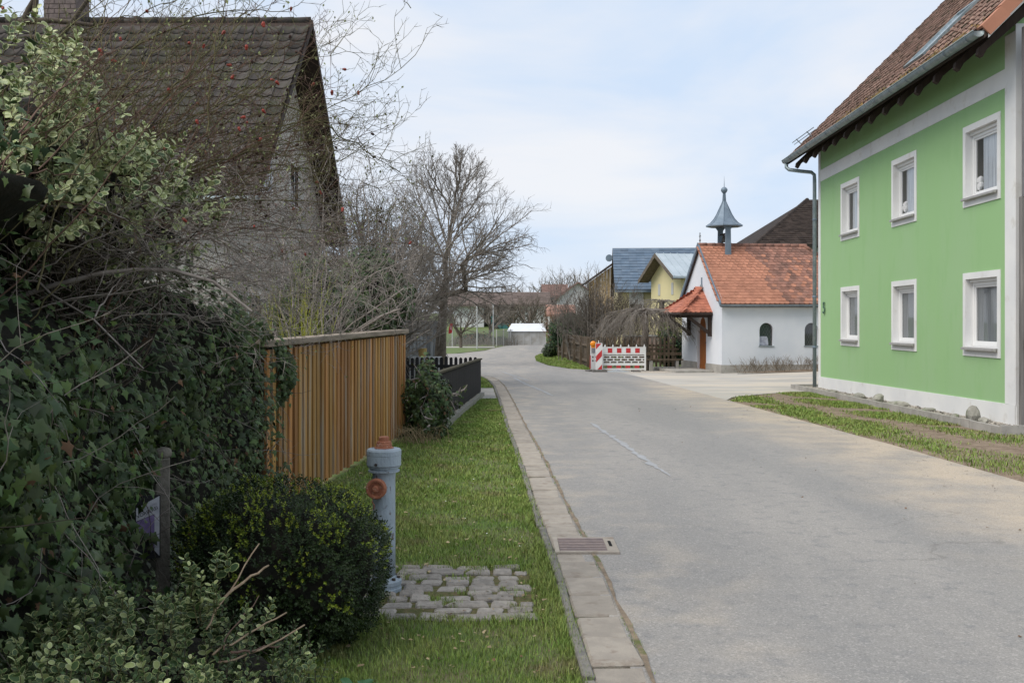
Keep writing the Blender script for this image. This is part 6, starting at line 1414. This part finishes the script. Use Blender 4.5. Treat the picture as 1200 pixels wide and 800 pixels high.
trk = [(Lm([(515, 432, 1), (516, 410, 1), (517, 390, 1), (519, 370, 1), (520, 352, 1), (523, 325, 1), (520, 300, 1)]), np.array([.20, .17, .15, .13, .11, .08, .05]), 0)]
out = []
for k in range(14):
    q = at(519 + rng.normal(0, 3), 372 - 75 * rng.random(), YT + 1); grow(out, np.array(q), (rng.normal(0, .9), rng.normal(0, .9), rng.uniform(.2, 1)), 2.3 * (.7 + .5 * rng.random()), .032, 0, fs)
tree('fruit_tree', 'bare fruit tree with thick grey trunk behind the black fence', (ax(515, YT + 1), YT + 1, g(-2, YT)), keep(out, lambda x, y, z: z > 1.1), [MT['twig_far']], trunk=trk)
# tall tree behind
YB = 43; MINR = .0075
trk = [([np.array(at(px, py, YB)) for px, py in ((516, 430), (517, 400), (520, 360), (522, 320), (524, 290), (530, 255), (534, 225), (538, 195))], np.array([.17, .15, .12, .09, .065, .045, .028, .010]), 0)]
out = []
bsx = [(10, .6, .52, .07, .05, 9), (7, .65, .52, .1, .05, 6), (5, .6, .5, .15, .03, 3), (0, 0, 0, .1, 0, 2)]
for (px, py), (dx, dz), L_ in (((530, 345), (-.75, .8), 4.2), ((527, 330), (.7, .8), 3.6), ((525, 315), (-.5, 1), 3.8), ((524, 300), (.55, .9), 3.2), ((525, 290), (-.35, 1), 3.4), ((530, 262), (.45, 1), 2.5), ((531, 250), (-.5, 1), 2.4), ((535, 225), (.3, 1), 1.6), ((536, 215), (-.3, 1), 1.5), ((529, 340), (.9, .5), 3.2), ((529, 345), (-1, .5), 3.8), ((527, 320), (0, 1), 3.8), ((526, 300), (.2, 1), 3.4)):
    grow(out, np.array(at(px, py, YB)), (dx, rng.normal(0, .5), dz), L_, .048, 0, bsx)
tree('tall_tree', 'tall bare tree with ascending branches rising behind the fruit trees', (ax(528, YB), YB, -.36), out, [MT['twig_far']], trunk=trk)
tree('bare_thicket', 'dense mass of bare twigs between the dark roof and tall tree', (-4.8, 33, -.3), multi((-4.4, 33, -.3), 20, 5.2, .035, [(8, .65, .5, .12, .01, 8), (5, .75, .5, .15, 0, 6), (4, .8, .5, .2, 0, 4), (0, 0, 0, .1, 0, 3)], .7), [MT['twig_far']], 'shrub')
MINR = .002
# yellow-green stemmed dogwood
tree('yellow_stemmed_shrub', 'bright yellow-green stemmed shrub above the slatted fence', (-2.35, 11.3, 0), multi((-2.35, 11.3, .3), 26, 1.60, .006, [(5, .35, .42, .05, .06, 8), (2, .35, .5, .08, .05, 4)], .20, jitter=.16), [MT['twig_yellow']], 'shrub')
tree('yellow_stemmed_shrub', 'pale olive stems of a smaller shrub against the house wall', (-2.75, 10.6, 0), multi((-2.7, 10.6, .3), 16, 1.50, .006, [(4, .4, .42, .05, .06, 8), (2, .35, .5, .08, .05, 4)], .25, jitter=.16), [MT['twig_olive']], 'shrub')

MINR = .0015
# ---- rose canes arching over everything on the left
rs = thing('rose_bush', 'arching bare rose canes with red hips above the ivy hedge', 'bush', (-2.3, 5.1, 0))
lr_, hips, hipsd, buds = [], [], [], []
def bez(a, b, c, n): return [(1 - t) ** 2 * a + 2 * t * (1 - t) * b + t * t * c for t in np.linspace(0, 1, n)]
def cane(a, c, lift, r0, mi, subs, sl, dens=1.0, tw=(3, .35)):
    m_ = (a + c) / 2 + np.array([0, 0, lift]) + rng.normal(0, .06, 3); pts = [p + rng.normal(0, .008, 3) for p in bez(a, m_, c, 16)]
    lr_.append((pts, np.linspace(r0, r0 * .3, 16), mi))
    for k in range(subs):
        i = rng.integers(3, 16); d = unit(pts[min(i + 1, 15)] - pts[i - 1]); s = rng.normal(0, 1, 3); s[2] += .35; d2 = unit(d * .8 + s * .6); sub = []
        grow(sub, pts[i], d2, sl * (.4 + .8 * rng.random()), max(r0 * .35, .0014), 0, [(tw[0], .75, .5, .13, .015, 7), (2, .8, .5, .18, .0, 4), (0, 0, 0, .1, 0, 2)], mi)
        lr_.extend(sub)
        tip = sub[0][0][-1]
        if tip[2] > 2.05 and rng.random() < .10: (hips if rng.random() < .16 else hipsd).append(tip)
        for q in sub[1:]:
            if rng.random() < .22: buds.append(q[0][-1])
            if q[0][-1][2] > 2.05 and rng.random() < .05: (hips if rng.random() < .08 else hipsd).append(q[0][-1])
for k in range(70):   # upper canes
    a = np.array(at(rng.uniform(-80, 130), rng.uniform(230, 420), rng.uniform(4.8, 5.6)))
    u = rng.random(); px = 120 + 300 * u ** .8; py = rng.uniform(20, 260) + (u - .5) * 60
    c = np.array(at(px, py, rng.uniform(4.7, 6.0))); cane(a, c, .28 * rng.random() + .12, .0064 * (.6 + .6 * rng.random()), int(rng.random() < .45) + (rng.random() < .15), 9, .40)
for (pa, pm__, pc) in (((0, 85), None, (225, 0)), ((80, 310), None, (315, -10)), ((30, 250), None, (170, -20)), ((210, 200), None, (400, 190)), ((150, 240), None, (470, 80)), ((200, 240), None, (455, 250)), ((330, 120), None, (470, 205)), ((110, 260), None, (130, -10)), ((60, 280), None, (40, -20)), ((240, 160), None, (265, -10)), ((190, 120), None, (290, 5)), ((150, 60), None, (350, 20))):
    cane(np.array(at(*pa, 5.1)), np.array(at(*pc, 5.3)), .12, .0060, 1, 8, .34)
for k in range(4): cane(np.array(at(300, 130 + 20 * k, 5.4)), np.array(at(440 + 8 * k, 120 + 38 * k, 5.5)), .10, .004, 1, 11, .26)
cane(np.array(at(480, 10, 5.4)), np.array(at(430, -40, 5.4)), .02, .003, 1, 4, .12)
for k in range(22):   # in front of the variegated leaves
    a = np.array(at(rng.uniform(-120, 60), rng.uniform(150, 400), rng.uniform(3.9, 4.3))); c = np.array(at(rng.uniform(60, 330), rng.uniform(-60, 300), rng.uniform(4.1, 4.8))); cane(a, c, .22 * rng.random(), .0045 * (.7 + .6 * rng.random()), int(rng.random() < .4) + (rng.random() < .15), 6, .34)
for k in range(34):   # grey dead branches lower down
    a = np.array(at(rng.uniform(-60, 150), rng.uniform(220, 400), rng.uniform(4.2, 4.9))); px = rng.uniform(170, 345)
    c = np.array(at(px, 225 + rng.uniform(0, 190), rng.uniform(4.4, 5.6))); cane(a, c, .02 + .12 * rng.random(), .0055 * (.6 + .6 * rng.random()), 3, 6, .36)
for k in range(30):   # fine maze in front of the house wall and gable foot
    a = np.array(at(rng.uniform(120, 260), rng.uniform(190, 340), rng.uniform(5.4, 7.4))); c = np.array(at(rng.uniform(290, 440), rng.uniform(170, 400), rng.uniform(5.6, 7.8))); cane(a, c, .25 * rng.random() - .05, .0050, 3 if k % 3 else 0, 11, .50)
lr_.append(([np.array(at(px, py, 4.5)) for px, py in ((-20, 362), (60, 335), (120, 320), (160, 316), (205, 317), (250, 330), (295, 365))], np.linspace(.013, .007, 7), 3))
lr_.append(([np.array(at(px, py, 4.4)) for px, py in ((-20, 325), (45, 330), (60, 345), (110, 375), (140, 405), (168, 432))], np.linspace(.010, .005, 6), 3))
lr_.append(([np.array(at(px, py, 4.4)) for px, py in ((-10, 405), (8, 428), (40, 448), (60, 460), (78, 480))], np.linspace(.005, .004, 5), 3))
for L3 in (((22, 26), (60, 24), (110, 30)), ((25, 30), (34, 10), (45, -10)), ((30, 45), (70, 44), (118, 46)), ((40, 20), (42, 0), (36, -20)), ((10, 260), (25, 150), (60, 60), (110, -10))):
    lr_.append(([np.array(at(px, py, 5.6)) for px, py in L3], np.linspace(.020, .012, len(L3)), 2))
polylines('cane', lr_, [MT['twig_red'], MT['twig_olive'], MT['bark_dark'], MT['twig_grey']], rs, kind='stuff')
hm_ = MB().lathe([(.0, 0), (.006, .002), (.0085, .008), (.0085, .014), (.005, .021), (.007, .024), (.002, .027)], 8, cap=False).mesh('rose_hip', MT['rosehip'], smooth=True)
hd_ = MB().lathe([(.0, 0), (.005, .002), (.0065, .007), (.006, .012), (.003, .018)], 6, cap=False).mesh('rose_hip', MT['rosehip_dead'], smooth=True)
for px, py in ((57, 67), (264, 36), (222, 51), (272, 77), (309, 27), (323, 95), (197, 103), (230, 140), (271, 93), (288, 137), (389, 106), (307, 128), (3, 8), (402, 243)): hips.append(np.array(at(px, py, 4.75)))
for me_, lst, s in ((hm_, hips, .95), (hd_, hipsd, 1.15)):
    for q in lst[:110]: link('rose_hip', me_, rs, loc=tuple(q - np.array(rs.location)), rot=(math.pi * .8 + rng.normal(0, .6), rng.normal(0, .5), rng.random() * 6), scale=(s, s, s))
bu = np.array(buds); k = len(bu); scatter('buds', small_leaf, bu, frames(np.tile([0, -1, .2], (k, 1)), .6, tip=np.tile([0, 0, 1.], (k, 1)), size=.016), [MT['bud']], rs, kind='stuff')

MINR = .006
# ---- right side shrubs
up_ = [(7, .30, .55, .06, .04, 8), (5, .4, .5, .09, .03, 6), (4, .5, .5, .12, .02, 4), (0, 0, 0, .1, 0, 3)]
tree('bare_bush', 'large upright grey bush behind the brown fence', (4.2, 45.5, -.36), multi((4.1, 45.5, -.4), 30, 2.7, .026, up_, .50, jitter=.35), [MT['bark']], 'bush')
tree('bare_bush', 'paler bare bush left of the large grey one', (3.1, 48.5, -.36), multi((3.2, 48.5, -.4), 20, 2.9, .025, up_, .48, jitter=.35), [MT['twig_far']], 'bush')
tree('bare_bush', 'small dark bush with upright twigs before the yellow house', (ax(737, 46), 46, -.36), multi((ax(737, 46), 46, -.4), 10, 2.2, .02, up_, .22, jitter=.15), [MT['bark']], 'bush')
tree('brown_bush', 'reddish brown bare bush at the far end of the brown fence', (2.6, 58, -.36), multi((2.9, 58, -.4), 16, 2.1, .02, up_, .6, jitter=.5), [mat('russet_twig', (.24, .13, .075), (.17, .10, .065), scale=4, rough=.95)], 'bush')
ol_ = []
for k in range(26):
    a = at(rng.uniform(690, 726), 400, 44.8); h = rng.uniform(2.6, 4.6) if k < 16 else rng.uniform(2, 3); ol_.append(([np.array([a.x + .15 * math.sin(k) * t, a.y, -.3 + h * t]) for t in np.linspace(0, 1, 6)], np.linspace(.018, .004, 6), 0))
tree('tall_shoots', 'thin straight shoots rising above the large grey bush', (3.9, 44.8, -.36), ol_, [MT['twig_far']], 'shrub')
def weeping(name, label, base, top, n, R_, drop, seed=0, mats=None, trunk=True):
    out = []
    for k in range(n):
        a = rng.random() * 2 * math.pi; rr = R_ * (.35 + .65 * rng.random()); c, s = math.cos(a), math.sin(a); p0 = np.array([base[0], base[1], top - .15 * rng.random()]); pts = []
        dl = drop * (.6 + .5 * rng.random())
        for t in np.linspace(0, 1, 9):
            r_ = rr * math.sin(min(1, t * 1.2) * math.pi / 2); z = .16 * math.sin(t * math.pi * .8) - dl * t ** 1.7; pts.append(p0 + np.array([c * r_, s * r_, z]) + rng.normal(0, .03, 3))
        out.append((pts, np.linspace(.016, .004, 9), 0))
        for j in range(6):
            i = rng.integers(2, 8); grow(out, pts[i], (c * .5 + rng.normal(0, .4), s * .5 + rng.normal(0, .4), -.4), .65, .006, 0, [(3, .5, .5, .08, -.16, 5), (0, 0, 0, .1, -.15, 3)])
    tr = [([np.array([base[0] + .03 * math.sin(i * 2), base[1], base[2] + (top - base[2]) * i / 6]) for i in range(7)], np.linspace(.15, .12, 7), 0)]
    return tree(name, label, base, out, [MT['twig_far']] if mats is None else mats, trunk=tr)
weeping('weeping_tree', 'small bare weeping tree with stout trunk behind the barrier', (ax(756, 39.3), 39.3, -.4), az(362, 39.3), 80, 1.9, 1.15)
weeping('weeping_tree', 'second bare weeping tree with flat crown before the yellow house', (ax(776, 44.5), 44.5, -.4), az(352, 44.5), 24, 1.3, .55)
tree('low_twigs', 'dense hanging twigs behind the striped barrier', (ax(715, 42.2), 42.2, -.36), multi((ax(718, 42.3), 42.3, -.3), 9, 1.75, .014, [(6, .6, .55, .1, -.06, 7), (5, .6, .5, .1, -.1, 5), (0, 0, 0, .1, -.1, 3)], .9, jitter=.5), [MT['twig_far']], 'shrub')
for k, (px, lab) in enumerate(((884, 'dry brown bush under the arched chapel window, leftmost of three'), (918, 'dry brown bush between the two arched chapel windows'), (950, 'dry brown bush by the downpipe against the chapel wall'))):
    Yb = 35.9 + .03 * k; X = ax(px, Yb); tree('dry_bush', lab, (X, Yb, g(X, Yb)), multi((X, Yb, g(X, Yb)), 34, .50, .008, [(5, .5, .5, .1, .03, 5), (3, .5, .5, .1, 0, 3)], .8, jitter=.26), [mat('dry_twig', (.20, .16, .115), (.15, .12, .085), scale=6, rough=.95) if k == 0 else bpy.data.materials['dry_twig']], 'bush', group='chapel wall bushes')
# far trees
MINR = .016
def fartree(name, label, X, Y, H, wdt, m, n=9, zb=-.4, group=None):
    out = []; trk = [([np.array([X, Y, zb + H * .35 * i / 4]) for i in range(5)], np.linspace(.03 * H, .02 * H, 5), 0)]
    for k in range(n):
        a = rng.random() * 2 * math.pi; grow(out, (X, Y, zb + H * (.16 + .2 * rng.random())), (math.cos(a) * wdt, math.sin(a) * wdt, .8), H * .55, .012 * H, 0, [(6, .55, .5, .1, .03, 6), (5, .6, .5, .12, .02, 4), (4, .6, .5, .15, .02, 3)])
    return tree(name, label, (X, Y, zb), out, [MT[m]], trunk=trk, group=group)
fartree('far_tree', 'bushy bare tree behind the small greenhouse', ax(620, 96), 96, 5.2, .95, 'bark', 17)
fartree('far_tree', 'dense bare tree right of the open bay barn', ax(601, 104), 104, 5.0, .9, 'bark', 15)
fartree('far_tree', 'bare tree beside the road bend, left of the far red roofs', ax(634, 110), 110, 5.0, .8, 'twig_far', 10)
fartree('far_tree', 'bushy bare tree before the open bay of the far barn', ax(574, 92), 92, 4.6, .9, 'twig_far', 14)
fartree('small_tree', 'small leaning bare tree before the white barn wall', ax(540, 73), 73, 4.2, 1.0, 'bark', 9)
fartree('far_tree', 'bare tree rising left of the far red-roofed house', ax(655, 165), 165, 11, .7, 'twig_far', 10, zb=0)
fartree('far_tree', 'bare tree rising over the far red roof', ax(672, 170), 170, 12, .7, 'twig_far', 11, zb=0)
fartree('far_tree', 'rightmost bare tree above the far farmhouse', ax(690, 160), 160, 11, .7, 'twig_far', 10, zb=0)
for k, px in enumerate((470, 498, 528, 556, 584, 612)):
    fartree('background_tree', ['tall bare tree far behind the black fence', 'bare background tree behind the garden shed', 'bare background tree behind the small leaning tree', 'bare tree behind the white barn wall', 'bare tree behind the far brown barn roof', 'bare tree behind the right end of the far barn'][k], ax(px, 138), 138, 7 + (k % 3), .9, 'twig_far', 9, zb=0)
# garden clutter seen through the wire fence: dry stalks
out = []
for k in range(260):
    X = rng.uniform(-5.2, .5); Y = rng.uniform(78.5, 84); h = rng.uniform(.3, .9); out.append(([(X, Y, -.4), (X + rng.normal(0, .1), Y, -.4 + h * .6), (X + rng.normal(0, .2), Y, -.4 + h)], [.02, .015, .008], 0))
o = polylines('dry_stalks', out, [MT['twig_far']]); tag(o, 'dry garden stalks behind the wire fence', 'plants', kind='stuff')
mound('garden_bush', 'low brown-green bush in the garden behind the wire fence', 'bush', (ax(556, 86), 86, .0), (1.6, 1, .6), 1500, .16, ['conifer', 'dead_leaf'], tpl=small_leaf, weights=[.5, .5], seed=21)
mound('garden_bush', 'low green bush left of the greenhouse', 'bush', (ax(586, 84), 84, -.1), (.8, .8, .4), 900, .14, ['conifer', 'ivy_light'], tpl=small_leaf, weights=[.6, .4], seed=22)
# tussock of straw by the ivy bush
out = []
for k in range(150):
    X, Y = -1.25 + rng.normal(0, .22), 13.1 + rng.normal(0, .2); a = rng.normal(0, .6); h = rng.uniform(.08, .25); out.append(([(X, Y, 0), (X + a * h * .4, Y - .02, h * .8), (X + a * h, Y - .05, h)], [.003, .003, .001], 0))
o = polylines('dry_tussock', out, [MT['straw']]); tag(o, 'tuft of dry straw at the foot of the ivy bush', 'grass', kind='stuff')
# ivy trails spilling from the bush along the top of the black fence and down to the grass
out = []
for k in range(22):
    grow(out, (-1.20 + rng.normal(0, .12), 13.90 + rng.normal(0, .35), rng.uniform(.3, .85)), (rng.normal(.1, .7), rng.normal(-.2, .8), rng.normal(-.1, .6)), rng.uniform(.25, .55), .004, 0, [(2, .7, .5, .2, -.05, 5), (0, .6, .4, .25, 0, 3)])
t = thing('ivy_trails', 'loose ivy runners hanging from the bush at the near end of the black fence', 'ivy', (-1.15, 13.95, .3)); polylines('stem', out, [MT['twig_grey']], t, kind='stuff')
Pq = np.array([np.array(l[0][i]) for l in out for i in range(1, len(l[0]))]); Pq = Pq[Pq[:, 2] > .02]; Pq = Pq + rng.normal(0, .02, Pq.shape)
scatter('foliage', ivy_tpl, Pq, frames(np.tile([0, -1, .4], (len(Pq), 1)), .5, tip=np.tile([0, 0, -1.], (len(Pq), 1)), size=.048), [MT['ivy'], MT['ivy_light']], t, mat_off=(rng.random(len(Pq)) < .2).astype(int), kind='stuff')
